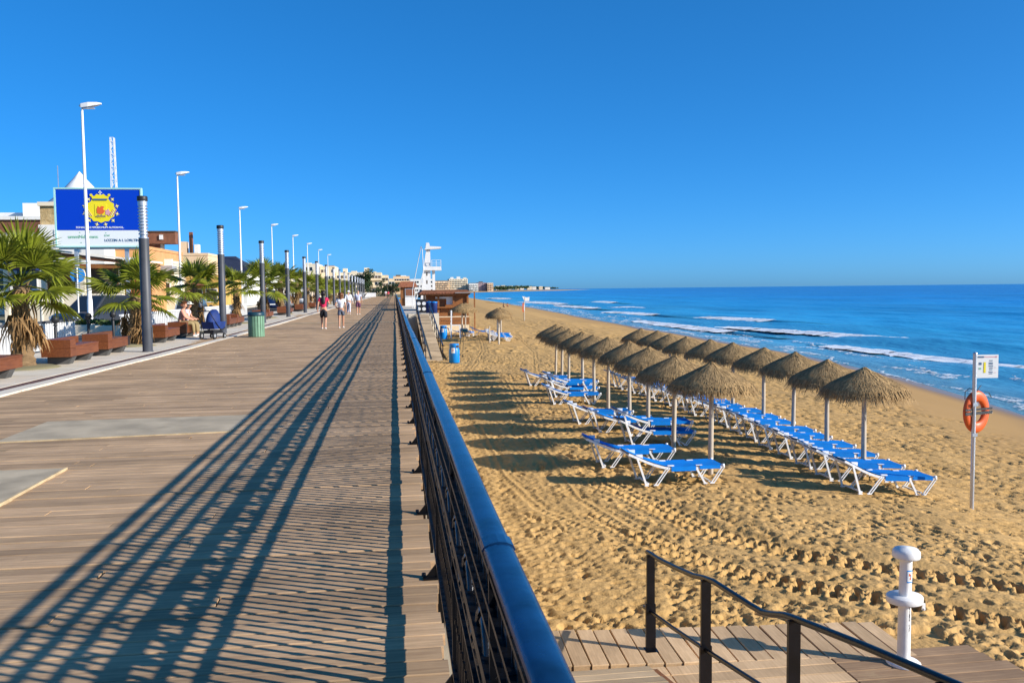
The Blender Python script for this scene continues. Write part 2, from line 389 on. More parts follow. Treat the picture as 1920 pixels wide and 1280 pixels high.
    n1 = N.new('ShaderNodeTexNoise'); n1.inputs['Scale'].default_value = 1.1; n1.inputs['Detail'].default_value = 8; L.new(tc.outputs['Object'], n1.inputs[0])
    cr = N.new('ShaderNodeValToRGB'); cr.color_ramp.elements[0].position = .3; cr.color_ramp.elements[1].position = .7
    cr.color_ramp.elements[0].color = (.47,.280,.098,1); cr.color_ramp.elements[1].color = (.58,.352,.130,1)
    L.new(n1.outputs[0], cr.inputs[0])
    at = N.new('ShaderNodeAttribute'); at.attribute_name = 'wet'; at2 = N.new('ShaderNodeAttribute'); at2.attribute_name = 'damp'
    mx0 = N.new('ShaderNodeMixRGB'); mx0.inputs[2].default_value = (.47,.275,.10,1); L.new(at2.outputs['Fac'], mx0.inputs[0]); L.new(cr.outputs[0], mx0.inputs[1])
    mx = N.new('ShaderNodeMixRGB'); mx.inputs[2].default_value = (.27,.165,.075,1); L.new(at.outputs['Fac'], mx.inputs[0]); L.new(mx0.outputs[0], mx.inputs[1])
    L.new(mx.outputs[0], p.inputs['Base Color'])
    mr = N.new('ShaderNodeMapRange'); mr.inputs[3].default_value = .95; mr.inputs[4].default_value = .28; L.new(at.outputs['Fac'], mr.inputs[0]); L.new(mr.outputs[0], p.inputs['Roughness'])
    p.inputs['Specular IOR Level'].default_value = .2
    nb = N.new('ShaderNodeTexNoise'); nb.inputs['Scale'].default_value = 16; nb.inputs['Detail'].default_value = 7; L.new(tc.outputs['Object'], nb.inputs[0])
    bp = N.new('ShaderNodeBump'); bp.inputs['Distance'].default_value = .035
    ms = N.new('ShaderNodeMapRange'); ms.inputs[3].default_value = .6; ms.inputs[4].default_value = .05; L.new(at2.outputs['Fac'], ms.inputs[0]); L.new(ms.outputs[0], bp.inputs['Strength'])
    L.new(nb.outputs[0], bp.inputs['Height']); L.new(bp.outputs[0], p.inputs['Normal'])
    me.materials.append(m)
    return obj('beach_sand', me, kind='structure'), m
SAND, M['sand'] = build_sand()
mb = MB(); gx = [.3,3,6,8,10,12,14,17,20,24,30]; gy = [-40,-25,-12,-4,2,5.52]
mb.add([(x, y, zsf(x, y)-(.08 if x < 7 else .0)) for y in gy for x in gx], [(i*11+j, i*11+j+1, (i+1)*11+j+1, (i+1)*11+j) for i in range(5) for j in range(10)], 0, True)
mb.build('beach_behind', M['sand'], kind='structure')
# far beach and far land round the bay
mb = MB(); fy = [299,420,560,700,850,1000,1180,1350,1550,1650,1850,2070,2420,3000,3600,4300]
pr = [-60000]; rows = []
for y in fy:
    s = float(shore(y)); k = max(1.0, (y-1350)/350) if y > 1350 else 1.0
    w = 14 + y*.012
    rows.append([(s+12, y, -4.4), (s, y, -3.55), (s-w*.35*k, y, -2.9), (s-w*k, y, -1.9)])
vs = [p for r_ in rows for p in r_]; fs = []
for i in range(len(rows)-1):
    for j in range(3): fs.append((i*4+j, i*4+j+1, (i+1)*4+j+1, (i+1)*4+j))
mb.add(vs, fs, 0, True); mb.build('far_beach', M['sand'], kind='structure')
M['land'] = mat('dry coastal land', (.32,.25,.15), .95, scale=.02, col2=(.10,.11,.045))
mb = MB(); rows = []
for y in fy:
    s = float(shore(y)); k = max(1.0, (y-1350)/350) if y > 1350 else 1.0
    w = 14 + y*.012
    hi = float(np.interp(y, [299,1600,2100,2500,3400,4300], [-.05,-.05,6,8,3,-1.9]))
    rows.append([(s-w*k, y, -1.9), (s-w*k*1.6, y, min(-.06, hi)), (s-w*k*1.6-100, y, hi), (-3000, y, hi)])
rows.append([(1000, 4320, -4)]*2 + [(900,4500,-4),(-3000,4500,-3)])
vs = [p for r_ in rows for p in r_]; fs = []
for i in range(len(rows)-1):
    for j in range(3): fs.append((i*4+j, i*4+j+1, (i+1)*4+j+1, (i+1)*4+j))
mb.add(vs, fs, 0, True); mb.build('far_land', M['land'], kind='structure')

# ---------------------------------------------------------------- sea
def build_sea():
    ys = list(np.arange(-30, 12, 3.0)); 
    while ys[-1] < 30000: ys.append(ys[-1] + max(.35, .011*ys[-1]))
    ys = np.array(ys); us = [0.0]
    while us[-1] < 30000: us.append(us[-1] + max(.45, .012*us[-1]))
    us = np.array(us)
    U, Y = np.meshgrid(us, ys)
    X = 17.0 + U
    s = shore(Y); d = X - s
    r = np.random.default_rng(3); Z = np.zeros_like(X)
    amp = np.clip(d/10, .15, 1)
    for k in range(16):
        lam = 1.6*1.32**(k*.75); th = math.pi + r.normal(0, .45); kx, ky = math.cos(th)*6.283/lam, math.sin(th)*6.283/lam
        a = .0065*lam**.75; cell = np.maximum(.45, .012*np.hypot(U, Y))
        Z += a*np.clip(1.6-3*cell/lam, 0, 1)*np.sin(kx*X+ky*Y+r.uniform(0, 6.28))
    Z = Z*amp - 3.6
    me = bpy.data.meshes.new('sea'); ny, nx = X.shape
    co = np.stack([X, Y, Z], -1).reshape(-1,3); idx = np.arange(ny*nx).reshape(ny, nx)
    q = np.stack([idx[:-1,:-1], idx[:-1,1:], idx[1:,1:], idx[1:,:-1]], -1).reshape(-1,4)
    me.vertices.add(len(co)); me.vertices.foreach_set('co', co.ravel())
    me.loops.add(q.size); me.loops.foreach_set('vertex_index', q.ravel().astype(np.int32))
    me.polygons.add(len(q)); me.polygons.foreach_set('loop_start', np.arange(0, q.size, 4, dtype=np.int32)); me.polygons.foreach_set('loop_total', np.full(len(q), 4, np.int32))
    me.polygons.foreach_set('use_smooth', np.ones(len(q), bool))
    a = me.attributes.new('depth', 'FLOAT', 'POINT'); a.data.foreach_set('value', d.ravel().astype(np.float32))
    me.update(); me.validate()
    m = bpy.data.materials.new('sea water'); m.use_nodes = True; nt = m.node_tree; N = nt.nodes; L = nt.links; p = N['Principled BSDF']
    at = N.new('ShaderNodeAttribute'); at.attribute_name = 'depth'
    mr = N.new('ShaderNodeMapRange'); mr.inputs[1].default_value = 0; mr.inputs[2].default_value = 400; L.new(at.outputs['Fac'], mr.inputs[0])
    cr = N.new('ShaderNodeValToRGB'); e = cr.color_ramp.elements
    e[0].position = 0; e[0].color = (.17,.33,.37,1); e[1].position = 1; e[1].color = (.004,.13,.40,1)
    for pos, c in ((.012,(.07,.33,.50,1)),(.05,(.025,.29,.50,1)),(.15,(.010,.25,.52,1)),(.4,(.006,.19,.50,1))):
        x = e.new(pos); x.color = c
    tc = N.new('ShaderNodeTexCoord'); mp = N.new('ShaderNodeMapping'); mp.inputs['Scale'].default_value = (.05,.012,1); mp.inputs['Rotation'].default_value = (0,0,R(12)); L.new(tc.outputs['Object'], mp.inputs[0])
    n2 = N.new('ShaderNodeTexNoise'); n2.inputs['Scale'].default_value = 1; n2.inputs['Detail'].default_value = 6; L.new(mp.outputs[0], n2.inputs[0])
    L.new(mr.outputs[0], cr.inputs[0])
    hv = N.new('ShaderNodeHueSaturation'); m2 = N.new('ShaderNodeMapRange'); m2.inputs[1].default_value = .3; m2.inputs[2].default_value = .7; m2.inputs[3].default_value = .72; m2.inputs[4].default_value = 1.25
    L.new(n2.outputs[0], m2.inputs[0]); L.new(m2.outputs[0], hv.inputs['Value']); L.new(cr.outputs[0], hv.inputs['Color'])
    L.new(hv.outputs[0], p.inputs['Base Color']); p.inputs['Roughness'].default_value = .22; p.inputs['IOR'].default_value = 1.33; p.inputs['Specular IOR Level'].default_value = .32
    mp2 = N.new('ShaderNodeMapping'); mp2.inputs['Scale'].default_value = (1.0,.45,1); L.new(tc.outputs['Object'], mp2.inputs[0])
    n3 = N.new('ShaderNodeTexNoise'); n3.inputs['Scale'].default_value = 1.6; n3.inputs['Detail'].default_value = 7; n3.inputs['Roughness'].default_value = .6; L.new(mp2.outputs[0], n3.inputs[0])
    n4 = N.new('ShaderNodeTexNoise'); n4.inputs['Scale'].default_value = .22; n4.inputs['Detail'].default_value = 4; L.new(mp2.outputs[0], n4.inputs[0])
    ad = N.new('ShaderNodeMath'); ad.operation = 'MULTIPLY_ADD'; ad.inputs[1].default_value = 3.0; L.new(n4.outputs[0], ad.inputs[0]); L.new(n3.outputs[0], ad.inputs[2])
    bp = N.new('ShaderNodeBump'); bp.inputs['Strength'].default_value = .6; bp.inputs['Distance'].default_value = .3; L.new(ad.outputs[0], bp.inputs['Height']); L.new(bp.outputs[0], p.inputs['Normal'])
    me.materials.append(m); return obj('sea', me, kind='structure'), m
SEA, M['sea'] = build_sea()
M['foam'] = mat('sea foam', (.86,.88,.88), .8, bump=.4, bscale=8)
def lace(m, scale, lo, hi):
    nt = m.node_tree; N = nt.nodes; L = nt.links
    tc = N.new('ShaderNodeTexCoord'); nz = N.new('ShaderNodeTexNoise'); nz.inputs['Scale'].default_value = scale; nz.inputs['Detail'].default_value = 6; nz.inputs['Roughness'].default_value = .7
    L.new(tc.outputs['Object'], nz.inputs[0]); mr = N.new('ShaderNodeMapRange'); mr.inputs[1].default_value = lo; mr.inputs[2].default_value = hi; L.new(nz.outputs[0], mr.inputs[0])
    tr = N.new('ShaderNodeBsdfTransparent'); mx = N.new('ShaderNodeMixShader'); L.new(mr.outputs[0], mx.inputs[0]); L.new(tr.outputs[0], mx.inputs[1]); L.new(N['Principled BSDF'].outputs[0], mx.inputs[2]); L.new(mx.outputs[0], N['Material Output'].inputs[0])
lace(M['foam'], 1.6, .30, .40)
M['swash'] = mat('swash foam', (.80,.82,.82), .8); lace(M['swash'], 2.2, .47, .60)
M['crest'] = mat('green wave face', (.05,.30,.42), .3, spec=.25, var=.2, scale=.6, bump=.3, bscale=3)
def wave(name, pts, h, w, foam=(0,1), fw=1.0, seed=0, label=None):
    """a low breaking wave: rounded water ridge plus a broken strip of foam tumbling down its shore side"""
    r = np.random.default_rng(seed); P = np.array(pts, float); L = np.concatenate([[0], np.cumsum(np.hypot(*np.diff(P, axis=0).T))])
    n = max(8, int(L[-1]/.7)); t = np.linspace(0, L[-1], n); cx = np.interp(t, L, P[:,0]); cy = np.interp(t, L, P[:,1])
    cx = cx + np.convolve(r.normal(0, .5, n+8), np.ones(9)/9, 'valid')[:n]
    env = np.sin(np.pi*np.linspace(0,1,n))**.5
    prof = [(-.50,0),(-.36,.45),(-.22,.85),(-.08,1),(.15,.9),(.5,.45),(1,0)]
    mb = MB(); vs = []
    for i in range(n):
        for u, z in prof: vs.append((cx[i]+u*w, cy[i]-u*w*.15, -3.62+z*h*env[i]))
    k = len(prof); mb.add(vs, [(i*k+j, i*k+j+1, (i+1)*k+j+1, (i+1)*k+j) for i in range(n-1) for j in range(k-1)], 0, True)
    o = mb.build(name, M['crest'], kind='structure')
    if foam:
        mb = MB(); i0, i1 = int(foam[0]*n), int(foam[1]*n)
        for pas in range(3):
            vs = []; m = 0
            prev = None
            for i in range(i0, i1):
                e = r.uniform(.95,1.35)*fw
                ex = 1-min(1, abs((i-i0)/(i1-i0)-.5)*2)**4
                row = []
                for u, z in ((-.95*e-.15*pas*e,.02),(-.7*e,.2),(-.36*e,.6),(-.08,.98),(.14*e,1.0)):
                    row.append((cx[i]+u*w+r.normal(0,.05), cy[i]-u*w*.15+r.normal(0,.12), -3.585+(z*h*env[i]*(.9+.1*ex))+.03+r.normal(0,.02)+.02*pas))
                if pas > 0 and r.random() < .3: row = None
                if row and prev:
                    mb.add(prev+row, [(a, a+1, a+6, a+5) for a in range(4)], 0, True)
                prev = row
        mb.build('foam', M['foam'], o)
    return o
wave('breaking_wave', [(43,107.14),(45,91.72),(47.5,77.24),(49,69.97),(51,61.62)], .27, 1.3, (0,.80), 1.0, 1)
wave('breaking_wave', [(37.5,73.57),(38,65.43),(37.8,51.33),(39,45.1),(40,36.89)], .18, 1.0, (.10,.95), 1.0, 2)
wave('breaking_wave', [(53,144.12),(54,134.89),(56,120.49),(59,104.93)], .34, 1.7, (.05,.62), 1.0, 3)
wave('breaking_wave', [(38.5,136.02),(38,115.9),(38.5,95.64),(40,83.32)], .25, 1.4, (.1,.8), 1.0, 4)
wave('breaking_wave', [(47,185.32),(49,162.84),(52,144.25)], .30, 1.8, (.05,.7), 1.0, 5)
wave('breaking_wave', [(60,228.95),(63,203.3)], .34, 2.2, (.1,.8), 1.0, 6)
wave('breaking_wave', [(49,265.79),(51,235.24),(53,209.73)], .34, 2.2, (0,.9), 1.0, 7)
wave('breaking_wave', [(52,346.13),(55,295.25),(57,269.74)], .55, 3, (.1,.9), 1.0, 8)
wave('breaking_wave', [(74,322.92),(78,281.99)], .5, 3, (.2,.8), 1.0, 9)
#wave('swell', [(62,112.6),(68,87.55),(75,70.43)], .16, 3.5, None, 1, 10)
#wave('swell', [(74,131.13),(88,93.88),(104,72.5)], .16, 4, None, 1, 11)
wave('swell', [(50,56.71),(54,43.04),(60,34.14)], .12, 3, None, 1, 12)
wave('breaking_wave', [(58,516.9),(61,435.74)], .5, 4, (.1,.9), 1.0, 13)
# thin lace of foam where the water runs up the sand
mb = MB(); r = np.random.default_rng(12)
for off, wd in ((.5,.35),(1.9,.8),(4.0,.5),(5.4,.35),(7.2,.4)):
    prev = None
    for y in np.arange(18, 300, .55):
        ph = .55*math.sin(y*.21+off*2)+.35*math.sin(y*.53+off)+.2*math.sin(y*1.3)
        x = float(shore(y))+off+ph*1.1; w_ = wd*(.5+r.random())*(1+y*.006)
        gap = math.sin(y*.37+off*3)+.6*math.sin(y*.11+off) > (.35 if off > 1 else .7)
        z = max(-3.6, zsf(x, y)) + .055
        row = None if gap else [(x-w_/2, y, z-.03), (x, y, z+.02+r.normal(0,.01)), (x+w_/2, y, z-.03)]
        if row and prev: mb.add(prev+row, [(0,1,4,3),(1,2,5,4)], 0, True)
        prev = row
mb.build('shore_foam', M['swash'], kind='stuff', label='thin lacy lines of white foam along the waterline')

# ---------------------------------------------------------------- promenade: deck, kerb, drain, paving, road, sea wall
def XL(y): return float(np.interp(y, [-5,10,16,24,33,66,300], [-6.62,-6.62,-6.55,-6.25,-6.05,-5.97,-5.97]))
mb = MB(); mb.box(-7.3, .20, -4, 262, -.35, -.062); mb.build('boardwalk', M['under'], kind='structure')
BW = bpy.data.objects['boardwalk']
PITCH = .145; bcache = {}; nb_ = 0
def dz(y): return .007*math.sin(y*.62+1)+.009*math.sin(y*.23)
def board_mesh(L):
    k = round(L, 2)
    if k not in bcache:
        b = MB(); b.prism([(-.0692,-.06),(.0692,-.06),(.0692,-.005),(.065,0),(-.065,0),(-.0692,-.005)], -k/2, k/2, 'x'); bcache[k] = b.mesh('plank', M['deck'])
    return bcache[k]
rest = MB(); y = 2.9; row = 0
LA = [[-6.95,-4.6+q,-2.2+q,.205] for q in (-.8,-.5,-.2,.1,.4,.7)]+[[-6.95,-3.5+q,.205] for q in (-.9,-.3,.3,.8)]+[[-6.95,-5.4+q,-3.2,-1.2+q,.205] for q in (-.2,.2)]
while y < 261:
    js = LA[(row*7+row//3) % 12]
    for a, b in zip(js[:-1], js[1:]):
        zz = random.gauss(0, .0018) + dz(y); e = random.gauss(0, .012) if b > 0 else 0
        if nb_ < 300:
            o = obj('plank', board_mesh(b-a-.003), BW, ((a+b)/2+e, y, zz)); nb_ += 1
            o.rotation_euler = (random.gauss(0,.0025), random.gauss(0,.0006), random.gauss(0,.0012))
        elif y < 95:
            rest.cbox(a+.0015+e, b-.0015+e, y-.0692, y+.0692, -.06, zz, .006)
        else:
            rest.box(a+.0015+e, b-.0015+e, y-.0692, y+.0692, -.06, zz)
    y += PITCH; row += 1
rest.build('planks', M['deck'], BW, kind='stuff', fixn=False)
# repaired strips of plain concrete let into the deck
b = MB(); b.prism([(-4.55,10.36),(-2.02,10.62),(-1.95,12.0),(-4.57,11.92)], -.01, .024, 'z'); b.build('concrete_slab', M['concrete'], BW)
b = MB(); b.prism([(-6.2,5.9),(-3.2,6.4),(-3.2,8.68),(-6.2,8.66)], -.01, .022, 'z'); b.build('concrete_slab', M['concrete'], BW)
b = MB(); b.bar((-4.55,10.34,.016),(-2.02,10.6,.016),.022,.026); b.bar((-3.18,6.4,.014),(-3.18,8.68,.014),.025,.03); b.build('slab_edge', M['edge_wood'], BW)
b = MB(); b.box(-5.9,.18,46.2,46.5,.004,.022); b.build('metal_joint_strip', M['concrete'], BW)
# kerb stones and channel
KB = MB(); KB.box(-7.4,-6.4,-4,-3.9,-.2,-.1); KB = KB.build('kerb', M['kerb'], kind='structure')
def ribbon(mb_, ya, yb, o0, o1, z0, z1, n=1):
    for i in range(n):
        p, q = ya+(yb-ya)*i/n, ya+(yb-ya)*(i+1)/n
        mb_.prism([(XL(p)+o0,p),(XL(p)+o1,p),(XL(q)+o1,q),(XL(q)+o0,q)], z0, z1, 'z')
y = 6.0
while y < 70:
    b = MB(); ribbon(b, y+.008, y+.992, -.29, 0, -.2, .025+random.gauss(0,.002)); b.build('kerb_stone', M['kerb'], KB); y += 1.0
b = MB(); ribbon(b, 70, 262, -.29, 0, -.2, .025, 24); b.build('kerb_stones', M['kerb'], KB, kind='stuff')
b = MB(); ribbon(b, -4, 262, -.62, -.29, -.2, .004, 60); b.build('drain_channel', M['channel'], kind='structure')
b = MB()
for i in range(60):
    p, q = -4+266*i/60, -4+266*(i+1)/60
    b.prism([(-10.3,p),(XL(p)-.62,p),(XL(q)-.62,q),(-10.3,q)], -.2, .012, 'z')
b.build('pavement', M['pave'], kind='structure')
b = MB()
for k in range(1, 120):
    yy = 8+k*1.2
    b.box(-10.28, XL(yy)-.64, yy-.008, yy+.008, .008, .0135)
b.build('paving_joints', M['concrete'], kind='stuff')
b = MB(); b.box(-18, -10.3, -20, 420, -.3, -.11); b.build('road', M['asphalt'], kind='structure')
b = MB(); b.box(-18.0, -16.9, -20, 420, -.3, .02); b.box(-16.9,-16.7,-20,420,-.3,.03); b.build('far_pavement', M['pave'], kind='structure')
b = MB(); b.box(-3000, -18, -50, 300, -.4, -.04); b.box(-18, 3, 262, 420, -.4, -.07); b.build('ground', M['land'], kind='structure')
b = MB()
for k in range(30): b.box(-13.9,-13.78, 12+k*6, 15+k*6, -.112, -.104)
b.build('lane_markings', M['white'], kind='structure')
b = MB(); b.box(.14, .30, -4, 262, -3.2, -.37); b.box(.0,.205,-4,262,-.6,-.355); SW = b.build('sea_wall', M['concrete'], kind='structure')
# ---------------------------------------------------------------- railing along the beach edge of the deck
RX = .234
RA = thing('promenade_railing', 'long black iron railing with glossy sky-tinted top rail along the beach edge of the boardwalk', 'railing', (RX, 0, 0))
Y0, Y1 = .9, 252
b = MB(); n = 14
pr = []
for j in range(n):
    t = 2*math.pi*j/n; pr.append((0.037*math.cos(t), 1.072+.016*math.sin(t)))
ys = list(np.arange(Y0, 40, .735))+list(np.arange(40, Y1, 6))
vs = [(u+.0015*math.sin(yy*2.1), yy, w_+dz(yy)) for yy in ys for u, w_ in pr]
fs = [(i*n+j, i*n+(j+1)%n, (i+1)*n+(j+1)%n, (i+1)*n+j) for i in range(len(ys)-1) for j in range(n)]
b.add(vs, fs, 0, True); b.add(vs[:n], [tuple(range(n))]); b.build('handrail', M['handrail'], RA)
for z, w_, h in ((1.0,.042,.012),(.92,.050,.014),(.838,.046,.014),(.724,.066,.038),(.62,.048,.014),(.533,.050,.014),(.125,.056,.018)):
    b = MB()
    for p, q in zip(ys[:-1], ys[1:]): b.box(-w_/2, w_/2, p, q-.002, z-h/2+dz(p), z+h/2+dz(p))
    b.build('horizontal_bar', M['iron'], RA)
# posts with foot brackets every 1.47 m
b = MB(); b.cbox(-.022,.022,-.009,.009,-.30,1.05,.004); post = b.mesh('post', M['iron'])
b = MB(); b.box(-.10,.03,-.03,.03,-.004,.008); b.prism([(-.085,.008),(-.02,.008),(-.02,.09)], -.006, .006, 'y'); b.lathe([(.0,.03),(.012,.028),(.014,.008)], 6, c=(-.095,.018,0)); brk = b.mesh('foot_bracket', M['iron'])
y = .55; k = 0
while y < Y1:
    if y > .9:
        o = obj('post', post, RA, (0, y, dz(y))); obj('foot_bracket', brk, o, (0, 0, .004))
    y += 1.47; k += 1
# balusters
b = MB(); b.box(-.010,.010,-.0085,.0085,.11,1.0); b.box(-.016,.016,-.010,.010,.33,.352); b.lathe([(0,.56),(.015,.575),(0,.59)],6); b.lathe([(0,.655),(.017,.67),(0,.685)],6); b.lathe([(0,.765),(.017,.78),(0,.795)],6); b.lathe([(0,.865),(.015,.88),(0,.895)],6); bal = b.mesh('baluster', M['iron'])
y = .96; k = 0; rest = MB()
while y < Y1:
    if k < 300: obj('baluster', bal, RA, (0, y, dz(y)))
    elif y < 120: rest.box(-.010,.010,y-.0085,y+.0085,.11+dz(y),1.0+dz(y))
    y += .0817; k += 1
rest.build('balusters', M['iron'], RA, kind='stuff', fixn=False)
# sleeves where lengths of the top rail are joined
b = MB(); pr = [(.0405*math.cos(2*math.pi*j/12), 1.072+.0195*math.sin(2*math.pi*j/12)) for j in range(12)]
b.prism(pr, -.035, .035, 'y'); slv = b.mesh('rail_sleeve', M['handrail'])
y = .55+1.47
while y < 110: obj('rail_sleeve', slv, RA, (0, y, dz(y))); y += 4.41
# small cast rings set between the bars
b = MB(); pts = [(0, .036*math.cos(t), .036*math.sin(t)) for t in np.linspace(0, 6.283, 11)]; b.tube(pts, .0085, 5, caps=False); rg = b.mesh('ring_ornament', M['iron'])
y = 1.0; k = 0; rest = MB()
while y < 45:
    for z in (.576, .96):
        if k < 300: obj('ring_ornament', rg, RA, (0, y, z+dz(y)))
        else: rest.tube([(0, y+.036*math.cos(t), z+dz(y)+.036*math.sin(t)) for t in np.linspace(0, 6.283, 7)], .0085, 4, caps=False)
        k += 1
    y += .1634
rest.build('ring_ornaments', M['iron'], RA, kind='stuff', fixn=False)
# wrought scrolls riveted between the middle bars, one pair to each bay
b = MB()
for sgn in (-1, 1):
    pts = []
    for i in range(26):
        t = i/25*2.1*2*math.pi; rr = .045*(1-i/25*.62)
        pts.append((-.012, sgn*(.10+rr*math.cos(t)), .665+rr*math.sin(t)))
    b.tube(pts, .013, 6)
    pts = [(-.012, sgn*(.02+.20*u), .80-.16*u+.03*math.sin(u*6.2)) for u in np.linspace(0,1,9)]
    b.tube(pts, .014, 6)
scr = b.mesh('scroll', M['castiron'])
y = .55+.245
while y < 70:
    obj('scroll', scr, RA, (0, y, dz(y))); y += .49
# ================================================================== THINGS ON THE BEACH
# ---------------------------------------------------------------- straw parasols
def straw_canopy(seed, nb=2600, nf=1100):
    r = np.random.default_rng(seed); b = MB()
    prof = [(.02,2.34),(.06,2.315),(.15,2.26),(.34,2.165),(.53,2.07),(.70,1.98),(.82,1.895),(.86,1.82),(.75,1.80),(.3,1.98),(.02,2.12)]
    def zr(rr): return float(np.interp(rr, [p[0] for p in prof[:7]], [p[1] for p in prof[:7]]))
    n = 36; vs = []
    wob = [r.normal(0,.018) for _ in range(n)]
    for i, (rr, z) in enumerate(prof):
        for j in range(n):
            t = 2*math.pi*j/n; k = 1+wob[j]*(rr*1.2)
            vs.append((rr*k*math.cos(t), rr*k*math.sin(t), z+r.normal(0,.008)))
    b.add(vs, [(i*n+j, i*n+(j+1)%n, (i+1)*n+(j+1)%n, (i+1)*n+j) for i in range(len(prof)-1) for j in range(n)], 1, True)
    for k in range(nb):
        t = r.uniform(0, 6.283); rr = .03+.82*math.sqrt(r.random()); l = r.uniform(.12,.26); w = r.uniform(.005,.011)
        r2 = rr+l*.85; t2 = t+r.normal(0,.05)
        z1 = zr(rr)+r.uniform(.004,.02); z2 = (zr(r2) if r2 < .83 else 1.888-(r2-.83)*1.4)+r.uniform(-.006,.016)
        ca, sa = math.cos(t), math.sin(t); cb, sb = math.cos(t2), math.sin(t2)
        b.add([(rr*ca-w*sa, rr*sa+w*ca, z1),(rr*ca+w*sa, rr*sa-w*ca, z1),(r2*cb+w*.5*sb, r2*sb-w*.5*cb, z2),(r2*cb-w*.5*sb, r2*sb+w*.5*cb, z2)], [(0,1,2,3)])
    return b.mesh('canopy', [M['straw'], M['straw_in']], fixn=False)
def straw_fringe(seed, nf=2000):
    r = np.random.default_rng(seed+50); b = MB()
    for k in range(nf):
        t = r.uniform(0, 6.283); rr = r.uniform(.76,.88); w = r.uniform(.004,.010); cl = .5+.5*math.sin(t*7+seed)*math.sin(t*3+1)
        l = r.uniform(.05,.17)+.10*cl*r.random(); t2 = t+r.normal(0,.05); r2 = rr+r.uniform(-.03,.07)
        z1 = 1.885-(rr-.78)*.5; z2 = z1-l
        ca, sa = math.cos(t), math.sin(t); cb, sb = math.cos(t2), math.sin(t2); rm = (rr+r2)/2+.025; zm = (z1+z2)/2+.03
        b.add([(rr*ca-w*sa, rr*sa+w*ca, z1),(rr*ca+w*sa, rr*sa-w*ca, z1),(rm*ca+w*sa, rm*sa-w*ca, zm),(rm*ca-w*sa, rm*sa+w*ca, zm),
               (r2*cb+w*.4*sb, r2*sb-w*.4*cb, z2),(r2*cb-w*.4*sb, r2*sb+w*.4*cb, z2)], [(0,1,2,3),(3,2,4,5)])
    return b.mesh('fringe', M['straw'], fixn=False)
CAN = [straw_canopy(i) for i in range(3)]; FRI = [straw_fringe(i) for i in range(3)]
b = MB(); b.tube([(0,0,-.4),(.004,0,.6),(-.004,.003,1.4),(0,0,2.2)], [.058,.055,.050,.046], 10); POLE = b.mesh('pole', M['pole'])
b = MB()
for k in range(8):
    t = math.pi*k/4+.2; b.bar((.05*math.cos(t),.05*math.sin(t),2.05),(.82*math.cos(t),.82*math.sin(t),1.80),.03)
RIB = b.mesh('ribs', M['pole'])
def parasol(x, y, label, group, i, s=1.0):
    t = thing('straw_parasol', label, 'parasol', (x, y, zsf(x, y)), random.uniform(0, 6.28), group)
    t.scale = (s, s, s*random.uniform(.985,1.015)); t.rotation_euler.x = random.gauss(0,.012); t.rotation_euler.y = random.gauss(0,.012)
    obj('pole', POLE, t); c = obj('canopy', CAN[i % 3], t); obj('fringe', FRI[i % 3], c); obj('ribs', RIB, c)
    return t
rowA = [(6.46,16.88),(6.43,19.2),(6.5,21.51),(6.66,23.81),(6.62,26.14),(6.7,28.4),(6.8,30.66),(6.74,32.99),(6.93,35.28),(7.1,37.58)]
rowB = [(9.89,16.91),(10.25,19.18),(10.5,21.47),(10.7,23.76),(10.72,26.08),(10.9,28.38),(10.82,30.71),(10.9,33.02),(11.1,35.32),(11.05,37.64)]
for i, (x, y) in enumerate(rowA): parasol(x, y, f'{ORD[i]} straw parasol of the row nearer the promenade, counted from the beach stairs', 'straw parasols of the promenade-side row', i)
for i, (x, y) in enumerate(rowB): parasol(x, y, f'{ORD[i]} straw parasol of the row nearer the sea, counted from the lifebuoy post', 'straw parasols of the seaward row', i+1)
far = [(7.35,60.56,'dark straw parasol nearest the bare posts, first of the far cluster'),(7.55,62.75,'straw parasol of the far cluster, second behind the bare posts'),
       (7.75,64.95,'straw parasol of the far cluster, third behind the bare posts'),(8.3,67.09,'straw parasol of the far cluster, last one behind the bare posts')]
for i, (x, y, l) in enumerate(far): parasol(x, y, l, 'straw parasols in the far cluster', i, 1.0)
parasol(5.15, 66.42, 'straw parasol close in front of the beach bar, beside the tall white chair', 'straw parasols beside the beach bar', 0, 1.12)
parasol(5.65, 69.38, 'straw parasol against the beach bar, half hidden by the one before it', 'straw parasols beside the beach bar', 1, 1.1)
b = MB(); b.tube([(0,0,-.3),(0,0,1.15)], [.055,.05], 8); BP = b.mesh('bare_post', M['pole'])
for x, y, l in ((6.55,59.66,'bare pale post without a roof, the taller looking of two'),(7.0,57.99,'bare pale post without a roof, standing closer to the sea')):
    obj('bare_post', BP, None, (x, y, zsf(x,y)), label=l, cat='post', group='bare parasol posts')

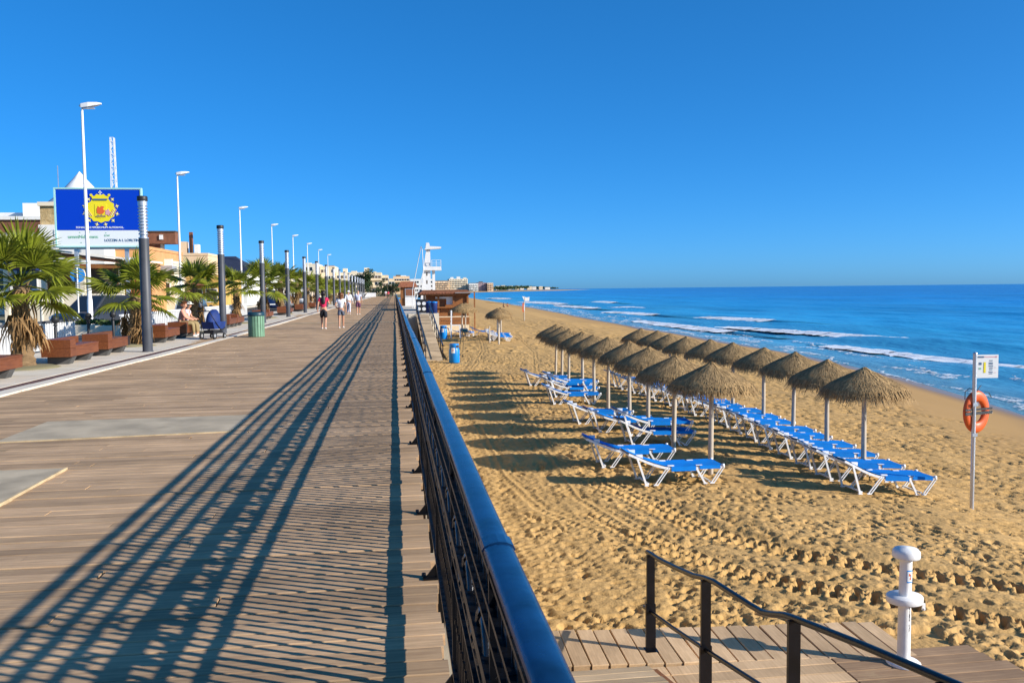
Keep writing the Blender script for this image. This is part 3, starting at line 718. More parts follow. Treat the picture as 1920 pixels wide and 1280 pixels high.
# ---------------------------------------------------------------- sun loungers
LP = [(0,.66),(.10,.615),(.22,.56),(.36,.495),(.50,.44),(.64,.395),(.76,.363),(.88,.348),(1.05,.345),(1.95,.345)]
def lz(x): return float(np.interp(x, [p[0] for p in LP], [p[1] for p in LP]))
def lounger_meshes():
    D = {}
    D['rails'] = []; D['bars'] = []
    for s in (-1,1):
        b = MB()
        for (x0,z0),(x1,z1) in zip(LP[:-1],LP[1:]): b.bar((x0,s*.30,z0-.03),(x1+.004,s*.30,z1-.03),.034,.044)
        b.lathe([(.0,.03),(.03,.028),(.034,0),(.034,-.05),(0,-.052)], 10, c=(1.93,s*.30,.35)); D['rails'].append(b.mesh('side_rail', M['plastic']))
    for x,z in ((.02,lz(.02)-.045),(.80,lz(.8)-.045),(1.40,.30),(1.93,.30),(.40,.04),(1.66,.04)):
        b = MB(); b.bar((x,-.30,z),(x,.30,z),.036,.026); D['bars'].append(b.mesh('crossbar', M['plastic']))
    b = MB()
    xs = [p[0] for p in LP]; n = len(xs); vs = []
    for x in xs: vs += [(x,-.285,lz(x)+.012),(x,-.14,lz(x)+.004),(x,.14,lz(x)+.004),(x,.285,lz(x)+.012)]
    fs = [(i*4+j, i*4+j+1, i*4+j+5, i*4+j+4) for i in range(n-1) for j in range(3)]
    vs2 = [(x,y,z-.012) for x,y,z in vs]; b.add(vs, fs, 0, True); b.add(vs2, [tuple(reversed(f)) for f in fs], 0, True)
    for s in (-1,1):
        ax = [.86,1.0,1.2,1.34]; 
        b.box(.86,1.36,s*.328-.006,s*.328+.006,lz(1)-.075,lz(1)+.014)
        b.box(.86,1.36,min(s*.285,s*.328),max(s*.285,s*.328),lz(1)+.004,lz(1)+.0145)
        b.box(1.44,1.86,s*.328-.006,s*.328+.006,lz(1)-.05,lz(1)+.014)
        b.box(1.44,1.86,min(s*.285,s*.328),max(s*.285,s*.328),lz(1)+.004,lz(1)+.0145)
    D['sling'] = b.mesh('sling', M['sling'])
    D['clips'] = []
    for x in (.16,.80,1.38):
        for s in (-1,1):
            b = MB(); b.box(x,x+.13,s*.255-.022,s*.255+.022,min(lz(x),lz(x+.13))+.012,max(lz(x),lz(x+.13))+.024); D['clips'].append(b.mesh('clip', M['plastic']))
    def leg(x0, z0, x1, dbl):
        b = MB()
        if dbl:
            b.bar((x0-.03,0,z0),(x1-.03,0,0),.020,.018); b.bar((x0+.025,0,z0),(x1+.03,0,0),.020,.018); b.bar((x1-.045,0,.012),(x1+.045,0,.012),.03,.024)
        else: b.bar((x0,0,z0),(x1,0,0),.026,.038); b.box(x1-.04,x1+.04,-.02,.02,0,.02)
        return b.mesh('leg', M['plastic'])
    D['legs'] = [(leg(.17,.55,.36,False)), leg(.80,.34,.55,True), leg(1.37,.32,1.56,False), leg(1.93,.33,1.70,True)]
    return D
LD = lounger_meshes()
def lounger(x, y, label, group, rz=0, dzv=0, s=1.0, legs=True):
    t = thing('sun_lounger', label, 'sun lounger', (x, y, max(zsf(x, y), zsf(x+1.5, y))+.015+dzv), rz, group)
    t.rotation_euler.y = math.atan2(zsf(x,y)-zsf(x+1.8,y), 1.8)*.85
    if s != 1: t.scale = (s,s,s)
    obj('sling', LD['sling'], t)
    for q in LD['rails']: obj('side_rail', q, t)
    for q in LD['bars']: obj('crossbar', q, t)
    for q in LD['clips']: obj('clip', q, t)
    if legs:
        for m_ in LD['legs']:
            for sg in (-1,1): obj('leg', m_, t, (0, sg*.315, 0))
    return t
GA = 'blue sun loungers under the promenade-side parasols'; GB = 'blue sun loungers under the seaward parasols'; GC = 'sun loungers in the far clusters'
lounger(4.42,16.21,'blue and white sun lounger standing alone closest to the beach stairs',GA,.02)
lounger(4.02,18.02,'blue sun lounger just behind the one closest to the beach stairs',GA,-.03)
lounger(5.35,20.42,'lower blue lounger of the stacked pair at the third parasol of the promenade side',GA,0)
lounger(5.30,20.45,'upper blue lounger of the stacked pair at the third parasol of the promenade side',GA,.015,.235)
lounger(5.0,22.39,'blue lounger between the stacked pair and the raised grey-legged one behind',GA,.0)
lounger(4.75,23.83,'blue lounger at the back of the middle promenade-side group, its head end standing out',GA,.03)
lounger(4.85,28.16,'blue lounger at the near edge of the back promenade-side group',GA,.0)
lounger(5.25,30.02,'lower lounger of the stack in the back promenade-side group',GA,.03)
lounger(5.22,30.05,'upper lounger of the stack in the back promenade-side group',GA,.0,.235)
lounger(5.35,31.52,'blue lounger just behind the stack in the back promenade-side group',GA,.0)
lounger(4.95,33.8,'blue lounger farthest from the stairs on the promenade side',GA,-.02)
hx = np.interp
for i in range(17):
    y = 15.45+1.16*i
    x = float(np.interp(y, [15.4,17.1,20.5,24.2,26.3,32.6,36], [8.5,8.5,8.8,9.15,8.9,8.5,8.5]))+random.gauss(0,.06)
    lounger(x, y, f'{ORD[i]} blue lounger of the long seaward line, counted from the lifebuoy post', GB, random.gauss(0,.03))
for i,(x,y,rz) in enumerate([(6.5,61.89,.0),(6.6,63.39,.05),(6.7,64.69,0),(6.9,66.07,0)]):
    lounger(x,y,f'{ORD[i]} lounger of the far cluster behind the bare posts, counted from the posts',GC,rz)
for i,(x,y,rz) in enumerate([(4.0,67.28,.1),(5.2,65.9,1.2),(5.9,68.33,-.1)]):
    lounger(x,y,['blue lounger beside the tall white chair near the beach bar','blue lounger turned towards the sea bar parasols','blue lounger under the rear bar parasol'][i],GC,rz)
# tall white lifeguard style chair by the bar
t = thing('high_chair','tall white slatted chair standing before the beach bar','chair',(4.55,65.0,zsf(4.55,65.0)))
for sx in (-.3,.3):
    for sy in (-.25,.25):
        b = MB(); b.bar((sx*1.2,sy*1.2,-.02),(sx,sy,1.0 if sx > 0 else 2.1),.07); b.build('leg',M['plastic'],t)
b = MB(); b.box(-.36,.36,-.3,.3,.95,1.0); b.build('seat',M['plastic'],t)
for k in range(4):
    b = MB(); b.box(-.36,-.31,-.3,.3,1.2+k*.22,1.33+k*.22); b.build('slat',M['plastic'],t)

# ---------------------------------------------------------------- lifebuoy post with sign
X0, YY = 10.85, 14.75
t = thing('lifebuoy_post','grey post on the sand carrying a small white notice board','post',(X0,YY,zsf(X0,YY)))
b = MB(); b.tube([(0,0,-.3),(0,0,2.92)],.037,12); b.lathe([(.041,2.92),(.041,2.94),(0,2.955)],12); b.build('pole',M['silver'],t)
sg = thing('x','x','x'); bpy.data.objects.remove(sg)
b = MB(); b.box(.03,.44,-.012,.012,2.46,2.90); sb = b.build('notice_board',M['signwhite'],t); sb.rotation_euler.z = -.12
def flat(par, name, x0,x1,z0,z1, m_, y=-.0165):
    b = MB(); b.box(x0,x1,y,y+.003,z0,z1); return b.build(name, M[m_], par)
b = MB()
b.box(.045,.16,-.0165,-.0135,2.845,2.872)
for (x0,x1,zz) in ((.27,.33,2.79),(.26,.335,2.75),(.26,.335,2.725),(.26,.34,2.69),(.27,.335,2.655),(.27,.33,2.62),(.26,.335,2.575),(.27,.33,2.545)): b.box(x0,x1,-.0165,-.0135,zz-.008,zz+.006)
b.box(.07,.12,-.0165,-.0135,2.71,2.735); b.box(.07,.12,-.0165,-.0135,2.74,2.755); b.build('printed_text',M['printblue'],sb)
b = MB(); b.box(.17,.38,-.0165,-.0135,2.852,2.866); b.box(.385,.415,-.0165,-.0135,2.845,2.875); b.box(.36,.40,-.0165,-.0135,2.655,2.66); b.box(.36,.40,-.0165,-.0135,2.56,2.565); b.build('printed_red_line',M['printpink'],sb)
b = MB(); b.box(.07,.115,-.0165,-.0135,2.625,2.655); b.build('printed_green_flag',M['printgreen'],sb)
b = MB(); b.box(.16,.20,-.0165,-.0135,2.56,2.76); b.build('printed_yellow_column',M['yellow'],sb)
b = MB(); b.box(-.05,.05,-.05,-.036,1.93,1.99); b.box(-.05,.05,-.05,-.036,1.35,1.41); b.build('clamp',M['silver'],t)
lb = thing('lifebuoy','orange ring lifebuoy with dark straps hanging on the grey post','lifebuoy',(X0+.12,YY+.10,zsf(X0,YY)+1.80),.25)
b = MB(); n,m_ = 36,14; vs=[]
for i in range(n):
    a = 2*math.pi*i/n
    for j in range(m_):
        q = 2*math.pi*j/m_; rr = .265+.095*math.cos(q)
        vs.append((rr*math.cos(a)*.92, .055*math.sin(q), rr*math.sin(a)*1.14))
b.add(vs,[(i*m_+j,i*m_+(j+1)%m_,((i+1)%n)*m_+(j+1)%m_,((i+1)%n)*m_+j) for i in range(n) for j in range(m_)],0,True); b.build('ring',M['orange'],lb)
b = MB(); b.box(-.355,.355,-.068,-.056,-.045,.01); b.box(-.355,.355,-.066,-.054,.035,.075); b.build('strap',M['dark'],lb)
b = MB(); b.tube([(-.08,-.02,.42),(-.2,0,.46),(-.30,0,.40),(-.30,0,.25)],.008,6); b.tube([(-.05,-.05,.40),(.06,-.02,.48),(.12,0,.50)],.008,6); b.tube([(.22,0,.36),(.33,.0,.35),(.40,0,.25)],.008,6); b.build('rope',M['dark'],lb)

# ---------------------------------------------------------------- timber landing, stair ramp and handrail at the foot of the promenade
PL = bpy.data.objects.new('beach_platform', None); COL.objects.link(PL); PL.location=(0,0,-2.16); PL['kind']='structure'
x = .5; k = 0
while x < 5.35:
    b = MB(); b.cbox(-.087,.087,0,.90+random.gauss(0,.012),-.06,.06,.006); o = b.build('plank',M['deck_y'],PL,(x,8.26-max(0,x-1.6)*.09,random.gauss(0,.003))); o.rotation_euler.z = random.gauss(0,.006)-.03; x += .187
yb = 5.75
for i in range(12):
    x1 = 5.75 if i > 3 else 5.9
    b = MB(); b.cbox(.32,2.62,-.094,.094,-.06,.06,.006); b.build('plank',M['deck_y'],PL,(0,yb+i*.2+.05,.0))
    b = MB(); b.cbox(2.63,4.35,-.094,.094,-.06,.06,.006); b.build('plank',M['deck_y'],PL,(0,yb+i*.2+.05,-.004))
    b = MB(); b.cbox(4.36,x1+random.gauss(0,.03)+max(0,.35-abs(i-9)*.1),-.094,.094,-.06,.06,.006); b.build('plank',M['wetwood'],PL,(0,yb+i*.2+.05,-.002))
def rampz(y): return -2.10+.195*max(0, 8.0-y)
RP = bpy.data.objects.new('stair_ramp', None); COL.objects.link(RP); RP['kind']='structure'
i = 0; y = 7.95
while y > -1:
    z0 = rampz(y)
    b = MB(); b.cbox(1.15,2.45+random.gauss(0,.006),-.095,.095,-.06,.0,.006); o = b.build('plank',M['ramp'],RP,(0,y,z0+.05)); o.rotation_euler.x = -.193; y -= .2
b = MB(); b.prism([(-1,rampz(-1)-.02),(8.1,-2.11),(8.1,-2.2),(-1,-2.3)],2.46,2.53,'x'); b.build('stringer',M['brownwood'],RP)
SRL = thing('stair_handrail','black tubular handrail on flat posts going down to the sand','handrail',(2.6,0,0))
P0 = [(8.62,-1.09),(8.55,-1.08),(8.2,-1.04),(7.7,-.96),(7.2,-.87),(6.93,-.80),(6.7,-.755),(6.3,-.715),(5.95,-.68),(5.75,-.655),(5.6,-.61),(5.40,-.54),(5.27,-.51),(5.0,-.455),(4.4,-.335),(3.66,-.20),(2.7,-.02),(1.8,.15),(.8,.33)]
b = MB(); b.tube([(0,y,z) for y,z in P0],.024,10); b.build('top_rail',M['blackrail'],SRL)
b = MB(); b.tube([(0,8.74,-1.73),(0,7.8,-1.58),(0,6.9,-1.42),(0,5.83,-1.22),(0,4.2,-.92),(0,1.5,-.4)],.02,8); b.build('lower_rail',M['blackrail'],SRL)
for y,zt in ((8.5,-1.09),(6.9,-.81),(5.27,-.525),(3.7,-.22),(2.1,.08)):
    b = MB(); zb = rampz(y) if y < 8.1 else -2.11
    b.bar((0,y,zb),(0,y,zb+.5),.105,.03); b.bar((0,y,zb+.49),(0,y,zt),.085,.028); b.box(-.06,.06,y-.07,y+.07,zb-.004,zb+.012); b.build('post',M['blackrail'],SRL)
# white foot shower
FX, FY = 5.01, 7.78
t = thing('foot_shower','white foot shower pillar with mushroom cap standing on the wooden landing','shower',(FX,FY,-2.10)); t.scale=(.86,.86,.965)
b = MB(); b.tube([(0,0,0),(.004,0,.66),(.012,0,1.14)],[.073,.070,.068],20,caps=False); b.build('pillar',M['chip'],t)
b = MB(); b.lathe([(.0,1.125),(.15,1.125),(.155,1.14),(.152,1.19),(.13,1.215),(.0,1.235)],24,c=(.012,0,0)); b.build('cap',M['chip'],t)
b = MB(); b.lathe([(.0,.655),(.20,.655),(.207,.665),(.207,.715),(.2,.725),(0,.732)],28,sx=1.0,sy=.9); b.build('basin',M['chip'],t)
b = MB(); b.cbox(.16,.20,-.10,-.085,.59,.66,.005); b.lathe([(.013,-.01),(.013,.01)],8,c=(.18,-.1,.60)); b.build('valve',M['chip'],t)
b = MB(); b.lathe([(.19,0),(.19,.015),(.17,.03),(.085,.035),(.075,.06)],24); b.build('base_flange',M['chip'],t)
b = MB()
for (z0,z1,a0,a1,m_) in ():
    pass
# printed sticker bent round the pillar
def curved(par,name,r_,a0,a1,z0,z1,m_,cx=0):
    b = MB(); n=6; vs=[]
    for i in range(n+1):
        a=a0+(a1-a0)*i/n; vs+=[(cx+r_*math.cos(a),r_*math.sin(a),z0),(cx+r_*math.cos(a),r_*math.sin(a),z1)]
    b.add(vs,[(2*i,2*i+2,2*i+3,2*i+1) for i in range(n)],0,True); return b.build(name,M[m_],par)
pil=[o for o in bpy.data.objects if o.parent==t and o.name.startswith('pillar')][0]
st=curved(pil,'sticker',.0725,R(-112),R(-50),.875,1.005,'discblue',.009)
curved(pil,'sticker_panel',.0735,R(-107),R(-54),.887,.993,'signwhite',.009)
curved(pil,'printed_mark',.0745,R(-94),R(-80),.945,.972,'red',.009); curved(pil,'printed_mark',.0745,R(-86),R(-72),.905,.93,'red',.009); curved(pil,'printed_mark',.0745,R(-78),R(-68),.93,.96,'printblue',.009)
b=MB(); rr=np.random.default_rng(4)
for k in range(16):
    a=R(-75+rr.normal(0,5)); z=.30+.33*rr.random(); b.add([(.0722*math.cos(a)+.003,.0722*math.sin(a),z),(.0722*math.cos(a+.10)+.003,.0722*math.sin(a+.10),z+.004),(.0722*math.cos(a+.06)+.003,.0722*math.sin(a+.06),z+.02+.05*rr.random())],[(0,1,2)])
b.build('chipped_paint',M['dark'],pil)

# ---------------------------------------------------------------- blue beach bins
def beach_bin(x,y,label):
    t=thing('beach_bin',label,'bin',(x,y,zsf(x,y)),.0,'blue bins on the sand')
    b=MB(); b.lathe([(0,0),(.27,0),(.285,.03),(.285,.66),(.25,.76),(.245,.78)],20); b.build('body',M['binblue'],t)
    b=MB(); b.lathe([(.235,.78),(.25,.79),(.25,.97),(.24,1.0),(0,1.02)],20); l=b.build('lid',M['binblue'],t)
    curved(l,'opening',.2525,R(-70),R(-25),.80,.93,'dark')
    st=curved(t,'sticker',.289,R(-125),R(-85),.52,.80,'signwhite') 
    curved(st,'printed_mark',.2925,R(-112),R(-98),.63,.72,'printpink')
    return t
beach_bin(3.05,44.9,'blue cylindrical bin with white sticker at the foot of the access ramp')
beach_bin(3.55,63.89,'blue cylindrical bin beside the ramp, closer to the beach bar')
# ---------------------------------------------------------------- access ramp with rails
t=thing('access_ramp','plank ramp with black side rails running from the sand up to the bar terrace','ramp',(0,0,0))
def rz_(y): return np.interp(y,[46.8,64.2],[-2.13,-.05])
y=46.9; 
while y<64.2:
    b=MB(); b.cbox(-.47,.47,-.33,.33,-.05,0,.006); o=b.build('plank',M['ramp'],t,(2.08-(y-46.8)*.004,y,float(rz_(y)))); o.rotation_euler.x=.119; y+=.67
for xx,w_ in ((1.62,.03),(2.56,.045)):
    b=MB(); b.tube([(xx,46.7,-1.35),(xx-.05,64.2,.9)],w_,8); b.build('rail',M['blackrail'],t)
    b=MB(); b.bar((xx,46.7,-1.8),(xx-.05,64.2,.4),.02,.05); b.build('side_panel',M['blackrail'],t)
    for k in range(8):
        yy=46.8+k*2.45; b=MB(); b.bar((xx,yy,float(rz_(yy))-.15),(xx,yy,float(rz_(yy))+.85),.05); b.build('post',M['blackrail'],t)
b=MB(); b.prism([(46.8,-2.25),(64.2,-.12),(64.2,-2.3)],1.66,2.5,'x'); b.build('ramp_core',M['under'],t)
# ---------------------------------------------------------------- terrace, beach bar, kiosk, lifeguard tower
b=MB(); b.box(.34,2.75,64.3,100,-2.4,-.06); b.build('bar_terrace',M['pave'],kind='structure')
t=thing('beach_bar','brown timber beach bar with flat tiled roof and open counter','bar',(4.45,75.6,-.55)); t.scale=(.86,.9,.86)
b=MB(); b.box(-2.2,2.1,-3,3,-1.9,0); b.build('plinth',M['cream'],t)
for i in range(2):
    b=MB(); b.box(-2.25,2.15,-3.06,-3.005,-.8+i*.37,-.47+i*.37); b.build('skirt_board',M['brownwood'],t)
for x,y in ((-2.1,-2.9),(-.9,-2.9),(.6,-2.9),(2.0,-2.9),(-2.1,2.8),(2.0,2.8)):
    b=MB(); b.box(x-.09,x+.09,y-.09,y+.09,0,2.15); b.build('post',M['brownwood'],t)
b=MB(); b.box(-2.0,1.0,.4,.55,0,2.15); b.build('back_wall',M['brownwood'],t)
for q in ((-2.0,-.2,-2.4,-2.3),(.65,1.95,-2.8,-2.7)):
    b=MB(); b.box(*q,.95,2.1); b.build('wall_panel',M['brownwood'],t)
b=MB(); b.box(-1.9,1.9,-3.25,-2.7,.86,.95); b.build('counter',M['brownwood'],t)
b=MB(); b.box(-1.8,1.8,-2.75,-2.68,.02,.82); b.build('counter_front',M['brownwood'],t)
b=MB(); b.box(-.1,.55,-2.65,-2.6,1.15,1.95); b.build('menu_board',M['signwhite'],t)
b=MB(); b.box(-1.2,-.1,-2.62,-2.58,1.75,1.95); b.build('sign_board',M['signwhite'],t)
b=MB(); b.prism([(-2.75,2.1),(2.2,2.1),(2.2,2.24),(-2.75,2.24)],-3.5,3.4,'y'); b.build('fascia',M['brownwood'],t)
b=MB(); b.prism([(-2.9,2.24),(2.35,2.24),(1.9,2.62),(-2.4,2.62)],-3.6,3.5,'y'); rf=b.build('roof',M['redbrown'],t)
b=MB(); b.box(.7,2.5,-3.75,-2.6,2.30,2.36); b.build('awning',M['greyroof'],rf)
for k in range(18):
    b=MB(); b.box(-2.75+k*.28,-2.53+k*.28,-3.64,-3.55,2.25,2.33); b.build('tile',M['tile'],rf)
b=MB(); b.box(2.85,2.98,-.6,-.45,-1.7,2.4); b.box(1.9,2.9,-.58,-.48,.35,.5); b.build('side_frame',M['brownwood'],t)
# bins and ornamental screen at the head of the ramp
for x,y,l in ((2.95,65.5,'dark blue round bin nearer the sea at the head of the ramp'),(2.62,66.4,'dark blue round bin right against the ornamental screen')):
    o=thing('terrace_bin',l,'bin',(x,y,-.06),0,'dark bins by the beach bar'); b=MB(); b.lathe([(0,-.0),(.24,0),(.26,.75),(.26,.8)],14); b.build('body',M['navy'],o); b=MB(); b.lathe([(.27,.8),(.27,.86),(0,.9)],14); b.build('lid',M['binblue'],o)
b=MB(); b.box(2.5,3.3,64.9,66.9,-2.3,-.065); b.build('bin_slab',M['pave'],kind='structure')
t=thing('ornamental_screen','black screen with four round white openings beside the ramp','screen',(2.05,67.2,-.06))
b=MB(); b.box(-.42,.42,-.03,.03,0,1.05); b.build('panel',M['dark'],t)
for sx in (-.2,.2):
    for sz in (.3,.72):
        b=MB(); b.prism([(sx+.14*math.cos(a)*1.1,sz+.14*math.sin(a)) for a in np.linspace(0,6.283,12,endpoint=False)],-.045,-.034,'y'); b.build('disc',M['white'],t)
t=thing('kiosk','small brown timber kiosk with tiled roof beside the promenade','kiosk',(1.5,99,-.06)); t.scale=(.85,.85,.92)
b=MB(); b.box(-1.0,.9,-1.5,1.5,0,2.3); b.build('wall',M['brownwood'],t)
b=MB(); b.box(-.4,.95,-1.62,-1.52,1.15,2.15); w=b.build('window',M['white'],t); b=MB(); b.box(-.3,.85,-1.66,-1.625,1.25,2.05); b.build('pane',M['redbrown'],w)
b=MB(); b.box(-.4,.95,-1.7,-1.53,0,1.1); b.build('white_base',M['white'],t)
b=MB(); b.prism([(-1.35,2.3),(1.3,2.3),(.9,3.0),(-.95,3.0)],-1.9,1.9,'y'); b.build('roof',M['tile'],t)
# lifeguard tower
t=thing('lifeguard_tower','tall white concrete lifeguard tower with balcony, flat canopy and raking ladder','tower',(3.2,84.3,-.3)); t.scale=(.78,.78,.78)
b=MB(); b.prism([(-1.3,-2.6),(.55,-2.6),(.35,5.6),(-.45,5.6)],-.5,.5,'y'); b.build('shaft',M['white'],t)
b=MB(); b.box(.62,.95,-.3,.3,-2.6,5.0); b.build('column',M['white'],t)
b=MB(); b.prism([(-.55,5.02),(1.75,5.02),(1.75,5.18),(-.55,5.18)],-.9,.9,'y'); b.build('balcony',M['white'],t)
b=MB(); b.box(-.5,1.7,-.88,-.82,5.18,5.5); b.box(1.66,1.72,-.82,.88,5.18,5.5); b.build('balcony_parapet',M['white'],t)
for z in (5.75,6.0,6.3):
    b=MB(); b.bar((.5,-.85,z),(1.69,-.85,z),.035); b.bar((1.69,-.85,z),(1.69,.85,z),.035); b.build('rail',M['white'],t)
for x in (.55,1.1,1.69):
    b=MB(); b.bar((x,-.85,5.5),(x,-.85,6.32),.05); b.build('rail_post',M['white'],t)
b=MB(); b.prism([(-.45,5.5),(.42,5.5),(.38,7.6),(-.1,7.6)],-.45,.45,'y'); b.build('cabin',M['white'],t)
b=MB(); b.prism([(-.35,7.6),(1.75,7.75),(1.75,7.95),(.35,8.02),(.25,8.45),(-.1,8.45),(-.2,7.75)],-.8,.8,'y'); b.build('canopy_roof',M['white'],t)
for z in (3.6,4.6):
    b=MB(); b.box(-.15,.0,-.515,-.50,z-.25,z+.2); b.build('slit_window',M['shade'],t)
for y in (-.95,-.45):
    b=MB(); b.bar((-1.85,y,-.2),(-.45,y,5.05),.10,.12); b.build('ladder_rail',M['white'],t)
    b=MB(); b.tube([(-1.95,y,-.2),(-1.9,y,2.6),(-.75,y,8.0),(-.6,y,7.6),(-.5,y,5.2)],.035,6); b.build('handrail',M['white'],t)
for k in range(17):
    f=k/17; b=MB(); x=-1.85+1.4*f; z=-.2+5.25*f; b.box(x-.08,x+.08,-.95,-.45,z,z+.03); b.build('tread',M['white'],t)
t=thing('rescue_flag_post','wooden post with red and white rescue board and white flag near the waterline','post',(15.6,102.9,zsf(15.6,102.9)))
b=MB(); b.tube([(0,0,-.3),(0,0,2.3)],.07,8); b.build('pole',M['pole'],t)
b=MB(); b.box(-.22,-.07,-.1,-.02,1.05,2.1); b.build('red_board',M['red'],t); b=MB(); b.box(-.06,.06,-.12,-.075,1.2,1.9); b.build('white_board',M['white'],t)
b=MB(); b.bar((.05,0,2.1),(.05,0,2.95),.04); b.prism([(.05,2.35),(.62,2.38),(.66,2.85),(.3,2.8),(-.25,2.95)],-.02,.02,'y'); b.build('flag',M['white'],t)

# ================================================================== ALONG THE PAVEMENT
# light columns
def light_column(y,label,full):
    t=thing('light_column',label,'lamp column',(-7.1,y,.012),0,'dark light columns along the kerb')
    b=MB(); b.lathe([(.16,0),(.16,.02),(.138,.03),(.138,3.25)],20); b.build('shaft',M['column'],t)
    b=MB(); b.lathe([(.105,3.25),(.105,4.30)],16); b.lathe([(.14,3.25),(.14,3.28)],16); b.lathe([(.128,4.18),(.128,4.31)],16); lv=b.build('lantern',M['silver'],t)
    for k in range(9):
        b=MB(); z=3.36+k*.092; b.lathe([(.108,z+.03),(.14,z),(.143,z+.008),(.112,z+.045)],16); b.build('louvre',M['silver'],lv)
    b=MB(); b.lathe([(.14,4.31),(.145,4.32),(.145,4.43),(.13,4.45),(0,4.455)],18); b.build('cap',M['dark'],t)
    b=MB(); b.cbox(.10,.145,-.05,.05,.4,.7,.005); b.build('access_door',M['column'],t)
    return t
lc=light_column(25.8,'first dark light column, the big one beside the billboard',True); sn=snapshot(lc)
for i in range(1,17):
    y=25.8+11.0*i; c=copy_tree(sn); c.location.y=y; c['label']=f'{ORD[i]} dark light column along the kerb, counted from the billboard'
def street_lamp(x,y,label):
    t=thing('street_lamp',label,'street lamp',(x,y,.0),0,'white street lamps along the road')
    b=MB(); b.lathe([(.22,0),(.22,.03),(.13,.05),(.12,1.4),(.10,1.5),(.07,7),(.055,10.1)],12); b.build('pole',M['lampwhite'],t)
    b=MB(); b.tube([(0,0,10.05),(.03,0,10.25),(.16,0,10.33)],.05,8); b.build('arm',M['lampwhite'],t)
    b=MB(); vs=[]; 
    for x_,w_,h0,h1 in ((-.12,.03,10.30,10.36),(-.02,.12,10.24,10.44),(.3,.17,10.27,10.50),(.65,.14,10.36,10.51),(.86,.05,10.42,10.49)):
        vs+=[(x_,-w_,h0+.02),(x_,w_,h0+.02),(x_,w_*.8,h1),(x_,-w_*.8,h1)]
    b.add(vs,[(i*4+j,i*4+(j+1)%4,i*4+4+(j+1)%4,i*4+4+j) for i in range(4) for j in range(4)]+[(0,1,2,3),(19,18,17,16)]); h=b.build('lamp_head',M['lampwhite'],t)
    b=MB(); b.box(.05,.55,-.1,.1,10.225,10.262); b.build('lamp_glass',M['silver'],h)
    return t
sl=street_lamp(-14.15,42.3,'first white street lamp, the tall one before the billboard'); sn=snapshot(sl)
for i,(x,y) in enumerate([(-15.6,65.74),(-15.75,92.0),(-15.75,115.22),(-15.6,137.4),(-15.7,160.63),(-15.8,184.87),(-15.8,210.11)]):
    c=copy_tree(sn); c.location=(x,y,.03); c['label']=f'{ORD[i+1]} white street lamp along the road, counted from the billboard'
# benches
def bench(x,y,label):
    t=thing('timber_bench',label,'bench',(x,y,.012),0,'red brown timber benches along the pavement')
    for k in range(4):
        b=MB(); b.cbox(-.19+k*.124,-.19+k*.124+.118,.36,1.98,.41,.45,.006); b.build('seat_board',M['benchwood'],t)
    b=MB(); b.box(-.195,.29,.36,1.97,.19,.405); b.build('seat_box',M['benchwood'],t)
    for z in (.19,.40):
        b=MB(); b.cbox(-.36,.30,0,.35,z,z+.205,.008); b.build('end_block',M['benchwood'],t)
    for z in (.19,.40):
        b=MB(); b.cbox(-.36,-.20,.355,1.98,z,z+.205,.008); b.build('back_board',M['benchwood'],t)
    for yy in (.25,1.45):
        b=MB(); b.prism([(-.32,.19),(.26,.19),(.16,0),(-.32,0)],yy,yy+.28,'y'); b.build('leg',M['benchleg'],t)
    return t
b0=bench(-7.97,16.9,'timber bench cut off at the edge of the view, beside the shaggy palm'); sn=snapshot(b0)
BY=[(21.5,'red brown timber bench right beside the first big palm'),(24.2,'red brown timber bench between the first palm and the first light column'),(30.0,'bench just past the first light column'),(32.9,'bench on which the couple sits'),
    (41.3,'timber bench just past the second light column'),(43.3,'timber bench behind the green litter bin'),(51.8,'timber bench just past the third light column'),(54.0,'second timber bench past the third light column'),
    (62.5,'timber bench just past the fourth light column'),(64.8,'second timber bench past the fourth light column'),(73.5,'timber bench just past the fifth light column'),(75.8,'second timber bench past the fifth light column'),(84.5,'timber bench past the sixth light column'),(95.5,'timber bench past the seventh light column')]
for y,l in BY:
    c=copy_tree(sn); c.location=(-7.97,y,.012); c['label']=l
# green litter bin
t=thing('litter_bin','green slatted litter bin with dark lid at the edge of the boardwalk','bin',(-5.2,33.2,.0))
b=MB(); b.lathe([(.25,.0),(.25,.76)],20); b.build('liner',M['dark'],t)
for k in range(18):
    a=2*math.pi*k/18; b=MB(); 
    vs=[]; 
    for (r0,da,z) in ((.262,.14,.02),(.30,.14,.02),(.262,.14,.80),(.30,.14,.80)):
        for s in (-1,1): vs.append((r0*math.cos(a+s*da),r0*math.sin(a+s*da),z))
    b.add(vs,[(0,1,3,2),(4,6,7,5),(0,4,5,1),(2,3,7,6),(0,2,6,4),(1,5,7,3)]); b.build('slat',M['bingreen'],t)
b=MB(); b.lathe([(.31,.80),(.32,.82),(.31,.92),(.26,.95),(.24,.90),(0,.88)],20); b.build('lid',M['binlid'],t)
